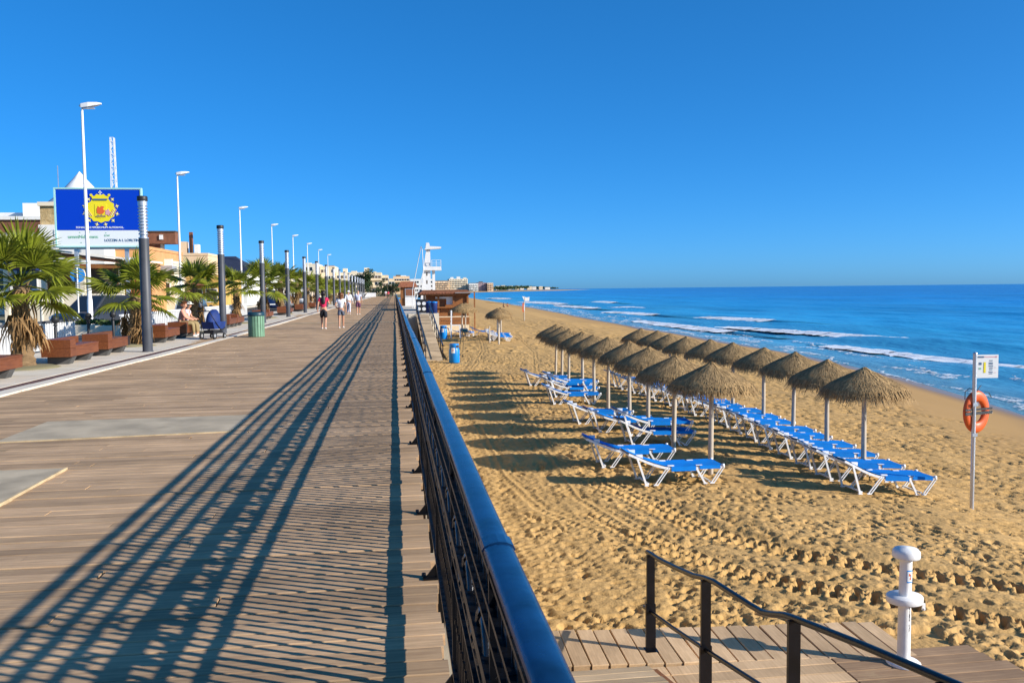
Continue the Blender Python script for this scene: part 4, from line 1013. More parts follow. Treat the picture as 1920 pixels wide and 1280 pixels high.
# palms
def fan_leaf(seed,dead=False):
    r=np.random.default_rng(seed); b=MB(); n=38; pet=.80
    # petiole along +X drooping
    P=[(0,0,0),(pet*.35,0,.03),(pet*.7,0,.02),(pet,0,-.03)]
    b.tube(P,[.022,.017,.013,.010],5,mi=1)
    c=Vector(P[-1])
    for i in range(n):
        a=R(-112+224*i/(n-1))+r.normal(0,.02); L=(.62+.36*math.cos(a*.62))*r.uniform(.92,1.06)*.92; w=.027
        d=Vector((math.cos(a),math.sin(a),0)); nrm=Vector((-d.y,d.x,0))
        fold=.014*(1 if i%2 else -1)
        dro=.16+.26*abs(math.sin(a/2)) if not dead else .5
        pts=[]
        for f,wf in ((0,.15),(.30,1),(.62,1),(.84,.5),(1,.05)):
            z=.10*math.sin(f*2.2)*(.6)-dro*L*max(0,f-.45)**1.6*2.0+r.normal(0,.004)
            q=c+d*L*f+Vector((0,0,z)); pts.append((q-nrm*w*wf+Vector((0,0,fold*wf)),q+nrm*w*wf-Vector((0,0,fold*wf))))
        vs=[p for pr_ in pts for p in pr_]
        b.add(vs,[(2*k,2*k+1,2*k+3,2*k+2) for k in range(4)],0)
    return b
LEAF=[fan_leaf(i).mesh('frond',[M['frond'],M['frond']],False) for i in range(3)]
def dead_leaf(seed):
    r=np.random.default_rng(seed); b=MB(); b.tube([(0,0,0),(.22,0,-.10),(.30,0,-.45),(.27,0,-.75)],[.018,.015,.012,.01],5)
    for i in range(16):
        y=r.normal(0,.06); x=.27+r.normal(0,.05); L=r.uniform(.3,.75); w=r.uniform(.008,.02); tw=r.normal(0,.10)
        b.add([(x,y-w,-.72),(x,y+w,-.72),(x+r.normal(0,.05),y*1.6+tw+w,-.72-L*.6),(x+r.normal(0,.05),y*1.6+tw-w,-.72-L*.6),(x*.8+r.normal(0,.05),y*2+tw,-.72-L)],[(0,1,2,3),(3,2,4)])
    return b.mesh('dead_frond',[M['dead']],False)
DLEAF=[dead_leaf(40+i) for i in range(3)]
def palm_trunk(h,seed):
    r=np.random.default_rng(seed); b=MB(); n=14; k=int(h/.07); vs=[]
    for i in range(k+1):
        f=i/k; rr=(.185-.04*f+.08*math.exp(-f*7))*(1+(.10 if i%2 else 0))
        for j in range(n):
            a=2*math.pi*j/n; vs.append((rr*(1+r.normal(0,.05))*math.cos(a)+.05*math.sin(f*2),rr*(1+r.normal(0,.05))*math.sin(a),h*f))
    b.add(vs,[(i*n+j,i*n+(j+1)%n,(i+1)*n+(j+1)%n,(i+1)*n+j) for i in range(k) for j in range(n)],0,True)
    for i in range(46):   # cut leaf bases
        a=r.uniform(0,6.283); z=h*(.12+.85*r.random()); rr=.15
        d=Vector((math.cos(a),math.sin(a),0)); s=Vector((-d.y,d.x,0))*.03
        p=d*rr+Vector((0,0,z)); q=d*(rr+.10)+Vector((0,0,z+.16))
        b.add([p-s,p+s,q+s*.6,q-s*.6,p-s-d*.05-Vector((0,0,.05)),p+s-d*.05-Vector((0,0,.05))],[(0,1,2,3),(0,3,4),(1,2,5),(4,5,1,0)])
    return b.mesh('trunk',[M['trunk']],False)
TR={h:palm_trunk(h,int(h*10)) for h in (1.6,1.9,2.2)}
b=MB(); b.lathe([(.75,-.02),(.75,.02),(.6,.06),(0,.09)],14); MOUND=b.mesh('soil_mound',M['land'])
def palm(x,y,h,nl,nd,label,seed,s=1.0):
    r=np.random.default_rng(seed); t=thing('fan_palm',label,'palm tree',(x,y,.0),r.uniform(0,6.28),'fan palms along the pavement'); t.scale=(s,s,s)
    t.rotation_euler.x=r.normal(0,.03)
    obj('trunk',TR[h],t); obj('soil_mound',MOUND,t)
    for i in range(nl):
        f=(i+.5)/nl; az=i*2.39996+r.normal(0,.2); el=1.38-1.95*f+r.normal(0,.12)
        o=obj('frond',LEAF[i%3],t,(.04*math.cos(az),.04*math.sin(az),h-.05+.12*(1-f)))
        o.rotation_euler=(r.normal(0,.25),-el,az); sc=r.uniform(.70,1.02); o.scale=(sc,sc,sc)
    for i in range(nd):
        az=i*2.39996*1.3+r.normal(0,.3); o=obj('dead_frond',DLEAF[i%3],t,(.14*math.cos(az),.14*math.sin(az),h*r.uniform(.72,.97)))
        o.rotation_euler=(r.normal(0,.1),r.normal(0.05,.12),az); sc=r.uniform(.7,1.05); o.scale=(sc,sc,sc)
PY=[(-8.45,20.85,1.9,21,26,1.0),(-8.35,28.81,1.6,18,20,1.0),(-8.5,37.51,1.9,17,16,1.0),(-8.4,47.59,1.9,17,12,1.0),(-8.4,56.87,1.9,17,12,1.15),(-8.45,66.17,2.2,16,10,1.15),(-8.4,75.45,2.2,16,8,1.1),(-8.4,84.73,1.9,15,8,1.1),
    (-8.4,94.02,2.2,18,8,1.0),(-8.4,103.1,1.9,18,6,1.0),(-8.4,112.59,1.9,16,6,1.0),(-8.4,121.88,2.2,16,6,1),(-8.4,131.37,1.9,14,4,1),(-8.4,140.45,1.9,14,4,1),(-8.4,149.54,2.2,14,4,1),(-8.4,159.63,1.9,12,4,1),(-8.4,170.73,1.9,12,4,1)]
for i,(x,y,h,nl,nd,s) in enumerate(PY):
    palm(x,y,h,nl,nd,f'fan palm with hanging dead fronds, {ORD[i]} along the pavement from the shaggy first one' if i else 'first and biggest fan palm, shaggy with dead brown fronds beside the cut-off bench',100+i,s)
palm(-10.9,22.2,1.9,20,10,'fan palm behind the first one, at the road fence',300,1.05)
# ball-topped bollards
b=MB(); b.lathe([(.05,0),(.045,.75),(.03,.78),(.06,.80),(.06,.83),(.03,.85),(.09,.90),(.115,.98),(.09,1.06),(0,1.10)],12); BB=b.mesh('bollard',M['dark'])
for x,y,l in ((-9.6,25.85,'black bollard with ball top behind the bench by the big palm'),(-9.7,28.79,'black bollard with ball top near the base of the tall street lamp'),(-9.7,31.21,'black bollard with ball top behind the second palm')): obj('ball_bollard',BB,None,(x,y,.0),label=l,cat='bollard',group='black ball bollards by the road')
# road-side fence
t=thing('road_fence','low white baluster fence with a dark top rail beside the road','fence',(-10.6,0,-.05))
b=MB(); b.box(-.05,.05,19,30.4,.86,.93); b.build('top_rail',M['column'],t); b=MB(); b.box(-.05,.05,19,30.4,.06,.12); b.build('bottom_rail',M['white'],t)
b=MB(); b.cbox(-.03,.03,-.035,.035,.12,.86,.004); bl=b.mesh('baluster',M['white'])
for k in range(56): obj('baluster',bl,t,(0,19.1+k*.2,0))
t=thing('road_fence','low white baluster fence beyond the second palm, beside the road','fence',(-10.6,0,-.05))
b=MB(); b.box(-.05,.05,35,64,.86,.93); b.build('top_rail',M['white'],t)
for k in range(96): obj('baluster',bl,t,(0,35.1+k*.3,0))
# planters
def planter(x,y,w_,label):
    t=thing('planter',label,'planter',(x,y,-.11),0,'cream planters by the road')
    b=MB(); b.cbox(-w_/2,w_/2,-.3,.3,0,.45,.02); b.build('box',M['cream2'],t)
    r=np.random.default_rng(int(x*-10)); b=MB()
    for k in range(400):
        p=Vector((r.uniform(-w_/2+.05,w_/2-.05),r.uniform(-.26,.26),.45+.22*r.random())); d=Vector(r.normal(0,1,3)).normalized()*.06; e=Vector(r.normal(0,1,3)).normalized()*.04
        b.add([p-d,p+e,p+d,p-e],[(0,1,2,3)])
    b.build('hedge',M['hedge'],t,fixn=False)
planter(-13.3,39.68,1.1,'small cream planter next to the dark car'); planter(-11.9,38.48,1.4,'cream planter with clipped green hedge behind the tall lamp'); 
# cars
def car(name,label,paint,x,y,rz,L=4.4,Wd=1.8,H=1.65,z=-.11,van=False):
    t=thing(name,label,'car' if not van else 'van',(x,y,z),rz)
    h=Wd/2; b=MB(); hb=H*.55
    sec=[(-L/2,.35,hb*.92,.90),(-L/2+.15,.25,hb,.97),(-L*.25,.22,hb*1.02,1),(L*.2,.22,hb*1.02,1),(L/2-.5,.25,hb*.95,.96),(L/2-.08,.28,hb*.80,.88),(L/2,.38,hb*.62,.78)]
    vs=[]
    for u,z0,z1,k in sec: vs+=[(-h*k,u,z0),(-h*k*1.0,u,z0+(z1-z0)*.55),(-h*k*.93,u,z1),(h*k*.93,u,z1),(h*k,u,z0+(z1-z0)*.55),(h*k,u,z0)]
    b.add(vs,[(i*6+j,i*6+(j+1)%6,i*6+6+(j+1)%6,i*6+6+j) for i in range(len(sec)-1) for j in range(6)]+[(0,1,2,3,4,5),tuple(range((len(sec)-1)*6+5,(len(sec)-1)*6-1,-1))],0,True)
    body=b.build('body',paint,t)
    a0,a1=(-L/2+.1,L*.27) if not van else (-L/2+.05,L*.36); c0,c1=(-L/2+.55,L*.06) if not van else (-L/2+.15,L*.24)
    b=MB(); zt=H; zb=hb*.98
    vs=[(-h*.9,a0,zb),(h*.9,a0,zb),(h*.9,a1,zb),(-h*.9,a1,zb),(-h*.74,c0,zt),(h*.74,c0,zt),(h*.74,c1,zt),(-h*.74,c1,zt)]
    b.add(vs,[(4,5,6,7),(0,1,5,4),(1,2,6,5),(2,3,7,6),(3,0,4,7)]); b.build('cabin',paint,t)
    def inset(q,off,nm):
        q=[Vector(p) for p in q]; c=sum(q,Vector())/4; nrm=(q[1]-q[0]).cross(q[2]-q[0]).normalized()
        if nrm.dot(c-Vector((0,(a0+a1)/2,zb+.2)))<0: nrm=-nrm
        b=MB(); pts=[c+(p-c)*.86+nrm*off for p in q]; b.add(pts,[(0,1,2,3)]); b.build(nm,M['glass'],t)
    inset([vs[0],vs[1],vs[5],vs[4]],.012,'rear_window'); inset([vs[3],vs[2],vs[6],vs[7]],.012,'windscreen'); inset([vs[1],vs[2],vs[6],vs[5]],.012,'side_window'); inset([vs[0],vs[3],vs[7],vs[4]],.012,'side_window')
    for sx in (-1,1):
        for yy in (-L*.29,L*.31):
            b=MB(); b.prism([(.33*math.cos(a),.33*math.sin(a)) for a in np.linspace(0,6.283,16,endpoint=False)],-.11,.11,'x'); w=b.build('wheel',M['tyre'],t,(sx*(h-.10),yy,.33))
            b=MB(); b.prism([(.2*math.cos(a),.2*math.sin(a)) for a in np.linspace(0,6.283,12,endpoint=False)],-.118,.118,'x'); b.build('rim',M['silver'],w)
        b=MB(); b.box(sx*h*.72-.12,sx*h*.72+.12,L/2-.14,L/2-.02,hb*.66,hb*.8); b.build('headlight',M['signwhite'],t)
        b=MB(); b.box(sx*h*.84-.07,sx*h*.84+.07,-L/2-.012,-L/2+.1,hb*.6,hb*.85); b.build('tail_light',M['red'],t)
        b=MB(); b.cbox(sx*(h+.08)-.09,sx*(h+.08)+.09,a1-.35,a1-.22,hb+.02,hb+.22,.02); b.build('mirror',M['dark'],t)
    b=MB(); b.box(-.26,.26,-L/2-.014,-L/2+.05,hb*.52,hb*.62); b.build('number_plate',M['signwhite'],t)
    return t
car('parked_car','dark grey car parked beside the tall street lamp',M['suv'],-14.6,44.6,2.75,4.5,1.9,1.72)
car('parked_car','silver car parked at the road behind the second light column',M['silvercar'],-12.2,54.17,.1,4.2,1.75,1.5)
car('parked_van','dark blue van parked beyond the third light column',M['van'],-11.7,86.4,.05,4.8,1.95,1.95,van=True)
car('parked_car','small silver car parked far along the road',M['silvercar'],-12.2,100.6,.0,4.1,1.75,1.5)
car('parked_car','white car parked far along the road before the shops',M['white'],-12.2,120.79,.0,4.1,1.75,1.5)
# round blue traffic sign
t=thing('traffic_sign','round blue traffic sign on a pale pole in front of the terrace','sign',(-14.9,43.0,-.1))
b=MB(); b.tube([(0,0,0),(0,0,3.05)],.035,8); b.build('pole',M['lampwhite'],t)
b=MB(); b.prism([(.34*math.cos(a),2.68+.34*math.sin(a)) for a in np.linspace(0,6.283,28,endpoint=False)],.04,.06,'y'); b.build('disc',M['discblue'],t)
b=MB(); b.box(-.05,.05,.02,.04,2.5,3.0); b.build('bracket',M['dark'],t)
# ---------------------------------------------------------------- billboard
t=thing('billboard','big blue billboard with a yellow crest and white lower band','billboard',(-15.75,49.0,-.05))
bw,zb,zt=2.17,4.32,7.36
b=MB(); b.box(-bw,bw,0,.16,zb,zt); b.build('panel',M['signwhite'],t)
def poly(name,pts,m_,y,par=t,th=.012):
    b=MB(); b.prism(pts,y-th,y,'y'); return b.build(name,M[m_],par)
fr=MB(); w=.075
for q in ((-bw-w,bw+w,zt,zt+w),(-bw-w,bw+w,zb-w,zb),(-bw-w,-bw,zb,zt),(bw,bw+w,zb,zt)): fr.box(q[0],q[1],-.05,.18,q[2],q[3])
fr.build('frame',M['signteal'],t)
BP_=poly('blue_field',[(-bw+.03,5.17),(bw-.03,5.17),(bw-.03,zt-.03),(-bw+.03,zt-.03)],'signblue',-.004)
cx,cz=.12,6.25
def ell(a,c,n=28,x=cx,z=cz,f=None): return [(x+a*math.cos(q)*(f(q) if f else 1),z+c*math.sin(q)*(f(q) if f else 1)) for q in np.linspace(0,6.283,n,endpoint=False)]
poly('crest_oval',ell(.74,.66,48,f=lambda q:1+.05*math.cos(12*q)),'yellow',-.020,BP_)
for k in range(12):
    q=k*math.pi/6+.26
    if 60<math.degrees(q)%360<120: continue
    x,z=cx+.86*math.cos(q),cz+.80*math.sin(q)
    s=poly('crest_star',[(x+(.115 if i%2==0 else .05)*math.cos(q+i*math.pi/4),z+(.115 if i%2==0 else .05)*math.sin(q+i*math.pi/4)) for i in range(8)],'yellow',-.020,BP_)
    poly('crest_star_dot',ell(.032,.032,8,x,z),'signwhite',-.034,BP_)
poly('crown',[(cx-.40,6.82),(cx+.40,6.82),(cx+.48,7.05),(cx+.30,6.98),(cx+.18,7.10),(cx,7.04),(cx-.18,7.10),(cx-.30,6.98),(cx-.48,7.05)],'yellow',-.036,BP_)
poly('crown_band',[(cx-.34,6.76),(cx+.34,6.76),(cx+.38,6.85),(cx-.38,6.85)],'printblue',-.050,BP_)
b=MB(); b.box(cx-.022,cx+.022,-.05,-.037,7.05,7.28); b.box(cx-.09,cx+.09,-.05,-.037,7.16,7.205); b.build('crest_cross',M['signwhite'],BP_)
for s in (-1,1):
    poly('crest_knob',ell(.07,.07,12,cx+s*.46,7.04),'yellow',-.052,BP_)
    for k in range(3):
        x=cx+s*(.58+.085*k); b=MB(); b.bar((x-s*.14,-.043,5.92),(x+s*.07,-.043,6.28),.045,.012); b.build('flag_staff',M['printpink' if k%2==0 else 'signwhite'],BP_)
poly('crest_shield',[(cx-.30,5.92),(cx-.16,5.83),(cx,5.80),(cx+.16,5.83),(cx+.30,5.92),(cx+.30,6.55),(cx-.30,6.55)],'yellow',-.034,BP_)
poly('crest_figure',[(cx-.20,6.08),(cx-.05,6.02),(cx+.12,6.05),(cx+.22,6.2),(cx+.12,6.3),(cx+.2,6.42),(cx+.04,6.46),(cx-.02,6.36),(cx-.12,6.46),(cx-.2,6.3)],'red',-.048,BP_)
poly('crest_base',[(cx-.28,5.87),(cx+.26,5.87),(cx+.22,5.97),(cx+.1,5.94),(cx+.04,6.03),(cx-.06,5.94),(cx-.14,6.01),(cx-.2,5.95)],'khaki',-.048,BP_)
poly('crest_charge',ell(.13,.16,14,cx+.36,6.12,lambda q:1+.25*math.cos(5*q)),'printpink',-.048,BP_)
def text(s,size,x,y,z,m_,par,wide=None):
    cu=bpy.data.curves.new('lettering','FONT'); cu.body=s; cu.size=size; cu.extrude=.004; cu.offset=.004*size/.15
    o=bpy.data.objects.new('t',cu); COL.objects.link(o); dg=bpy.context.evaluated_depsgraph_get(); dg.update()
    me=bpy.data.meshes.new_from_object(o.evaluated_get(dg)); me.materials.clear(); me.materials.append(M[m_]); bpy.data.objects.remove(o)
    xs=[v.co.x for v in me.vertices]; k=(wide/(max(xs)-min(xs))) if wide else 1
    r_=obj('lettering',me,par,(x,y,z)); r_.rotation_euler=(R(90),0,0); r_.scale=(k,1,1); return r_
text('FONAUL I E MPUEICMUM ALMORVOL.',.13,-1.18,-.022,5.27,'signwhite',BP_,2.45)
WB=[o for o in kids(t) if o.name.startswith('panel')][0]
text('ummNdnimm:',.24,-1.62,-.006,4.74,'printgreen',WB,1.55)
text('S.W',.14,.24,-.006,4.83,'printgreen',WB,.30)
text('LOZZIN A L LORLTIN',.19,.24,-.006,4.56,'printblue',WB,1.78)
for x,z in ((-1.0,5.05),(-.5,5.07),(-.95,4.5),(.33,5.02)): flat(WB,'print_spot',x-.03,x+.03,z-.02,z+.02,'printgreen',-.010)
for x in (-1.3,1.3):
    b=MB(); b.cbox(x-.09,x+.09,.17,.35,0,zt-.2,.005); b.build('post',M['silver'],t)
b=MB(); b.bar((-bw,.26,4.2),(bw,.26,4.2),.1); b.build('cross_beam',M['silver'],t)

# ---------------------------------------------------------------- buildings
WINC={}
def win_mesh(w,h):
    k=(round(w,2),round(h,2))
    if k not in WINC:
        b=MB(); f=.08 if w<3 else .14
        b.box(-w/2-f,w/2+f,-.05,.02,-h/2-f,-h/2); b.box(-w/2-f,w/2+f,-.05,.02,h/2,h/2+f); b.box(-w/2-f,-w/2,-.05,.02,-h/2,h/2); b.box(w/2,w/2+f,-.05,.02,-h/2,h/2)
        fm=b.mesh('window',M['white']); b=MB(); b.box(-w/2,w/2,-.015,.02,-h/2,h/2); pm=b.mesh('pane',M['glass']); b=MB(); b.box(-w/2,w/2,-.02,.02,-h/2,h/2); sm_=b.mesh('pane',M['shade'])
        WINC[k]=(fm,pm,sm_)
    return WINC[k]
def windows(par,face,at,u0,u1,nu,z0,z1,nz,w,h,skip=.0,seed=0):
    r=random.Random(seed); fm,pm,sm_=win_mesh(w,h)
    for i in range(nu):
        for j in range(nz):
            if r.random()<skip: continue
            u=u0+(u1-u0)*(i+.5)/nu; z=z0+(z1-z0)*(j+.5)/nz
            o=obj('window',fm,par,(u,at,z) if face=='s' else (at,u,z)); 
            if face=='e': o.rotation_euler.z=R(90)
            obj('pane',pm if r.random()<.6 else sm_,o)
def building(name,label,x0,x1,y0,y1,z1,m_,parts=(),z0=-.1,cat='building',parapet=True):
    t=thing(name,label,cat,((x0+x1)/2,y0,z0)); X=(x1-x0)/2
    b=MB(); b.box(-X,X,0,y1-y0,0,z1-z0); b.build('wall',M[m_],t)
    if parapet:
        b=MB(); h=z1-z0; p=.25 if h<9 else .4
        b.box(-X-.06,X+.06,-.06,.18,h,h+p); b.box(X-.18,X+.06,.18,y1-y0,h,h+p); b.box(-X-.06,-X+.18,.18,y1-y0,h,h+p); b.build('parapet',M[m_],t)
    return t,X
def part(t,name,m_,x0,x1,y0,y1,z0,z1):
    b=MB(); b.box(x0,x1,y0,y1,z0,z1); return b.build(name,M[m_],t)
# restaurant terrace with a low sloping roof under the billboard
t=thing('restaurant_terrace','low restaurant terrace with white topped brown roof beneath the billboard','terrace',(-17.8,52.8,-.05))
b=MB(); b.prism([(-4.2,4.50),(2.6,3.62),(2.6,3.50),(-4.2,4.15)],-1.2,6,'y'); b.build('roof',M['redbrown'],t)
b=MB(); b.prism([(-4.3,4.64),(2.75,3.76),(2.75,3.66),(-4.3,4.54)],-1.35,6,'y'); b.build('roof_edge',M['wwall'],t)
part(t,'beam','brownwood',-4,2.3,-1.0,-.8,3.2,3.45)
for x in (-4,-2,.1,2.2): part(t,'post','cream2',x-.12,x+.12,-.95,-.7,0,3.3)
part(t,'back_wall','brownwood',-4,2.4,4.4,4.6,0,3.5); part(t,'dark_screen','shade',-1.2,1.2,1.5,1.6,.8,3.2)
for x,z in ((-3.4,2.1),(-2.6,1.9),(-.2,2.2)): part(t,'lamp','signwhite',x-.18,x+.18,-.6,-.4,z,z+.16)
part(t,'floor','pave',-4.3,2.6,-1.2,6,0,.15)
# cream garden wall with panels before it
t=thing('garden_wall','cream panelled garden wall in front of the restaurant terrace','wall',(-17.3,49.0,-.05))
for k in range(5):
    part(t,'panel','cream2',-2.6+k*1.05,-1.6+k*1.05,0,.18,0,1.75); part(t,'pier','wwall',-2.62+k*1.05,-2.55+k*1.05,-.04,.22,0,1.82)
t,X=building('flat_roofed_house','white house with rounded red brown roof band at the edge of the view',-42,-30.5,80.69,95.69,6.9,'wwall')
part(t,'roof_band','redbrown',-5.9,5.6,-.5,15,7.25,8.3); part(t,'roof_slab','wwall',-6,5.9,-.7,15,8.3,8.6); part(t,'chimney','wwall',2.4,4.2,4,6,8.6,10.2); part(t,'balcony','wwall',-5.8,5.9,-1.2,-.06,5.1,6.3)
part(t,'awning','navy',3.3,5.6,-1.9,-.2,3.9,5.0); windows(t,'s',0,-5,5.4,4,1.2,4.8,1,1.6,1.8); part(t,'roof_tank','white',-1.5,1.5,6,8,8.6,9.5)
t,X=building('stone_fronted_house','house with rubble stone top storey above a white wall, left of the billboard',-26.9,-22.2,69.96,75,7.0,'wwall',parapet=False)
part(t,'stone_storey','stonewall',-2.3,2.3,.3,4.6,7.1,8.55); part(t,'coping','cream2',-2.4,2.4,.1,4.8,8.55,8.85); windows(t,'s',0,-1.6,1.2,2,5.2,6.9,2,.5,.35); windows(t,'s',0,-2.1,2.1,2,1,4,1,1.2,1.5); part(t,'aerial','silver',-1.9,-1.85,3,3.05,8.85,12)
tt=thing('membrane_pavilion','white pointed membrane roof rising behind the billboard','pavilion',(-29.9,88,-.1))
b=MB(); v=[(-4.2,-4,8.3),(4.2,-4,8.3),(4.2,4,8.3),(-4.2,4,8.3)]; prf=[(1,10.3),(.72,11.1),(.46,11.95),(.2,12.85),(.01,13.55)]
vs=[]; n=16
for k,z in prf:
    for j in range(n):
        a=2*math.pi*j/n; q=1+.10*abs(math.cos(2*a))*k; vs.append((2.9*k*q*math.cos(a),2.9*k*q*math.sin(a),z))
b.add(vs,[(i*n+j,i*n+(j+1)%n,(i+1)*n+(j+1)%n,(i+1)*n+j) for i in range(4) for j in range(n)],0,True); b.build('roof',M['tent'],tt)
for sx in (-2.0,2.0):
    for sy in (-2.0,2.0): part(tt,'post','white',sx-.1,sx+.1,sy-.1,sy+.1,0,10.4)
t=thing('lattice_mast','white lattice radio mast behind the billboard','mast',(-35.3,116,-.1))
for sx in (-.35,.35):
    for sy in (-.35,.35):
        b=MB(); b.bar((sx*1.3,sy*1.3,0),(sx*.6,sy*.6,21.6),.09); b.build('leg',M['white'],t)
for k in range(27):
    z=k*.8; f=1.3-.7*z/21.6; g=1.3-.7*(z+.8)/21.6; s=1 if k%2 else -1
    b=MB(); b.bar((-.35*f*s,-.35*f,z),(.35*g*s,-.35*g,z+.8),.06); b.bar((.35*f,-.35*f*s,z),(.35*g,.35*g*s,z+.8),.06); b.bar((-.35*g,-.35*g,z+.8),(.35*g,-.35*g,z+.8),.05); b.build('brace',M['white'],t)
t,X=building('orange_shop','orange fronted shop behind the billboard posts',-23.2,-19.6,72.59,83.59,5.2,'owall'); windows(t,'s',0,-1.6,1.6,2,3.4,5,1,1.1,.8); windows(t,'s',0,-1.6,1.6,1,.6,2.8,1,2.4,2.0); part(t,'sign_band','cream',-1.7,1.7,-.1,-.01,3.0,3.4)
t,X=building('stepped_tower_house','cream house with cantilevered red brown roof box beside the first light column',-22.4,-18.9,77.41,81,4.2,'cream2')
part(t,'neck','cream2',-.9,.7,.6,1.4,4.5,6.05); part(t,'neck_shutter','redbrown',-.8,.55,.54,.6,5.6,6.0); part(t,'roof_box','redbrown',-1.7,1.9,.2,1.6,6.05,7.05); part(t,'roof_cap','shade',-1.75,1.95,.1,1.7,7.05,7.15); part(t,'lamp','white',.6,.9,0.08,.19,6.4,6.8); part(t,'eave','greyroof',-1.8,2.0,-1.6,-.02,3.6,4.1); part(t,'tier','wwall',-1.7,1.7,-.35,-.02,4.1,4.7); windows(t,'s',0,-1.6,1.6,2,.8,3,1,1.1,1.5)
t,X=building('chimney_house','small brown house with twin chimneys behind the second street lamp',-23.5,-19.5,93.8,101.8,5.6,'peach'); part(t,'chimney','peach',-.9,-.3,1,2,5.8,7.2); part(t,'chimney','wwall',.5,.9,1,2,5.8,6.9); part(t,'vent_ball','redbrown',.0,.35,1,1.3,5.8,8.2)
t,X=building('slate_roofed_house','white house under a broad dark slate hip roof',-25.2,-18.9,114.07,126.07,4.4,'wwall',parapet=False); b=MB(); b.add([(-3.6,-.5,4.4),(3.6,-.5,4.4),(3.6,12.5,4.4),(-3.6,12.5,4.4),(-1.0,5,6.6),(1.0,5,6.6)],[(0,1,5,4),(1,2,5),(2,3,4,5),(3,0,4),(3,2,1,0)]); b.build('roof',M['navyroof'],t); windows(t,'s',0,-2.8,2.8,3,1,3.4,1,1.2,1.5)
t,X=building('yellow_wall_shop','low ochre yellow shop behind the third palm',-20.2,-16.9,87.34,99.34,3.1,'ywall'); windows(t,'s',0,-1.4,1.4,2,.6,2.4,1,1.0,1.2); part(t,'awning','redbrown',-1.7,1.7,-.9,-.02,2.5,2.7)
shops=[(-20.5,-18,131.85,141.85,3.9,'wwall','white shop with wide window along the road beyond the slate roof'),(-21,-18,146.02,160.02,4.6,'cream2','pale cream shop next beyond the white one'),(-21.5,-18,164.22,179.22,3.6,'wwall','low white shop in the middle of the road row'),(-22,-18,184.44,204.44,5.0,'peach','peach shop toward the far end of the road row'),(-23,-18,210.75,239.75,4.2,'cream','cream shop last in the road row'),(-30,-24,130.9,154.9,6.2,'cream2','taller cream house behind the road shops')]
for i,(x0,x1,y0,y1,z1,m_,l) in enumerate(shops):
    t,X=building('shop',l,x0,x1,y0,y1,z1,m_); windows(t,'s',0,-X+.2,X-.2,2,.5,2.6,1,1.0,1.5); windows(t,'e',X,.8,y1-y0-.8,max(2,int((y1-y0)/4)),.5,2.6,1,1.8,1.6); part(t,'awning',['navy','redbrown','greyroof'][i%3],X+.01,X+1.1,.8,y1-y0-.8,2.75,2.9)
# far apartment complex at the bend of the coast
def apts(label,px0,px1,ztop,Y,m_,nu,nz,depth=25,w=1.5,h=1.5,s_=4.21,bands=False,z0=-.1,seed=0,towers=()):
    x0,x1=[(p-740)/s_ for p in (px0,px1)]; Y=(Y-.1363*(x0+x1)/2)/.9907
    t,X=building('apartment_block',label,x0,x1,Y,Y+depth,ztop,m_,z0=z0); H=ztop-z0
    windows(t,'s',0,-X*.94,X*.94,nu,.6,H-.3,nz,w,h,.12,seed); 
    if depth>10 and x1<60: windows(t,'e',X,1,depth-1,max(3,int(depth/5)),.6,H-.3,nz,w,h,.12,seed+1)
    if bands:
        for k in range(1,nz+1):
            part(t,'balcony',m_,-X*.96,X*.96,-(1.0 if s_>1 else 2.2),-.06,H*k/(nz+.0)-H/nz*.98,H*k/nz-H/nz*.68)
    for (u,wd,dh,mm) in towers: part(t,'roof_tower',mm,(u-.5)*2*X-wd/2,(u-.5)*2*X+wd/2,.3,6,H,H+dh)
    return t
apts('far cream apartment tower leftmost in the coastal bend',578,602,13.2,370,'cream2',3,4,w=1.2,h=1.6,seed=1,towers=((.3,2,.8,'cream2'),))
apts('far cream apartment block with brown roof cap in the coastal bend',603.5,630,12.3,378,'cream',4,4,w=1.1,h=1.3,seed=2,towers=((.75,2.6,.6,'tile'),))
apts('far apartment block with slender square tower, behind the round tree',631,683,9.6,384,'cream2',8,3,w=1.4,h=1.5,seed=3,bands=True,towers=((.32,1.8,2.2,'cream2'),(.64,2.4,1.0,'cream')))
apts('far apartment block with thick square tower, at the tree',684,715,9.6,392,'cream',5,3,w=1.4,h=1.4,seed=4,bands=True,towers=((.1,2.2,2.6,'cream2'),(.6,1.2,.8,'cream')))
apts('far peach terrace of flats stepping down to the sea',716,728,8.6,398,'cream',2,3,depth=20,w=1.3,h=1.2,seed=5)
apts('low end of the far peach terrace of flats',729,740,7.0,398.5,'cream',2,2,depth=18,w=1.3,h=1.2,seed=6)
t=apts('far pinkish apartment house with roof terrace behind the kiosk',738,768,8.4,420,'peach',6,3,s_=3.81,w=1.2,h=1.0,seed=7,bands=True,towers=((.3,2.4,.9,'shade'),(.6,3,.6,'wwall')))
apts('far white apartment house between kiosk and lifeguard tower',769,812,7.6,470,'wwall',8,3,s_=3.4,w=1.2,h=1.0,seed=8)
Yf=1900; s_=.842
apts('seaside hotel across the bay with dark flat roof and brown balconies',814,841,21,Yf,'peach',8,5,s_=s_,w=2.2,h=2.2,z0=-2.5,seed=9,bands=True,depth=60,towers=((.5,26,1.6,'shade'),))
apts('tallest pale seaside hotel across the bay',842,877,26,Yf+15,'cream2',11,6,s_=s_,w=2,h=2.4,z0=-2.5,seed=10,bands=True,depth=60,towers=((.15,7,4,'wwall'),(.5,8,5,'wwall'),(.85,7,3,'cream2')))
apts('lower white hotel across the bay with thin dark roof',878,895,15,Yf,'wwall',5,4,s_=s_,w=2.4,h=1.8,z0=-2.5,seed=11,bands=True,depth=60,towers=((.5,18,1.4,'shade'),))
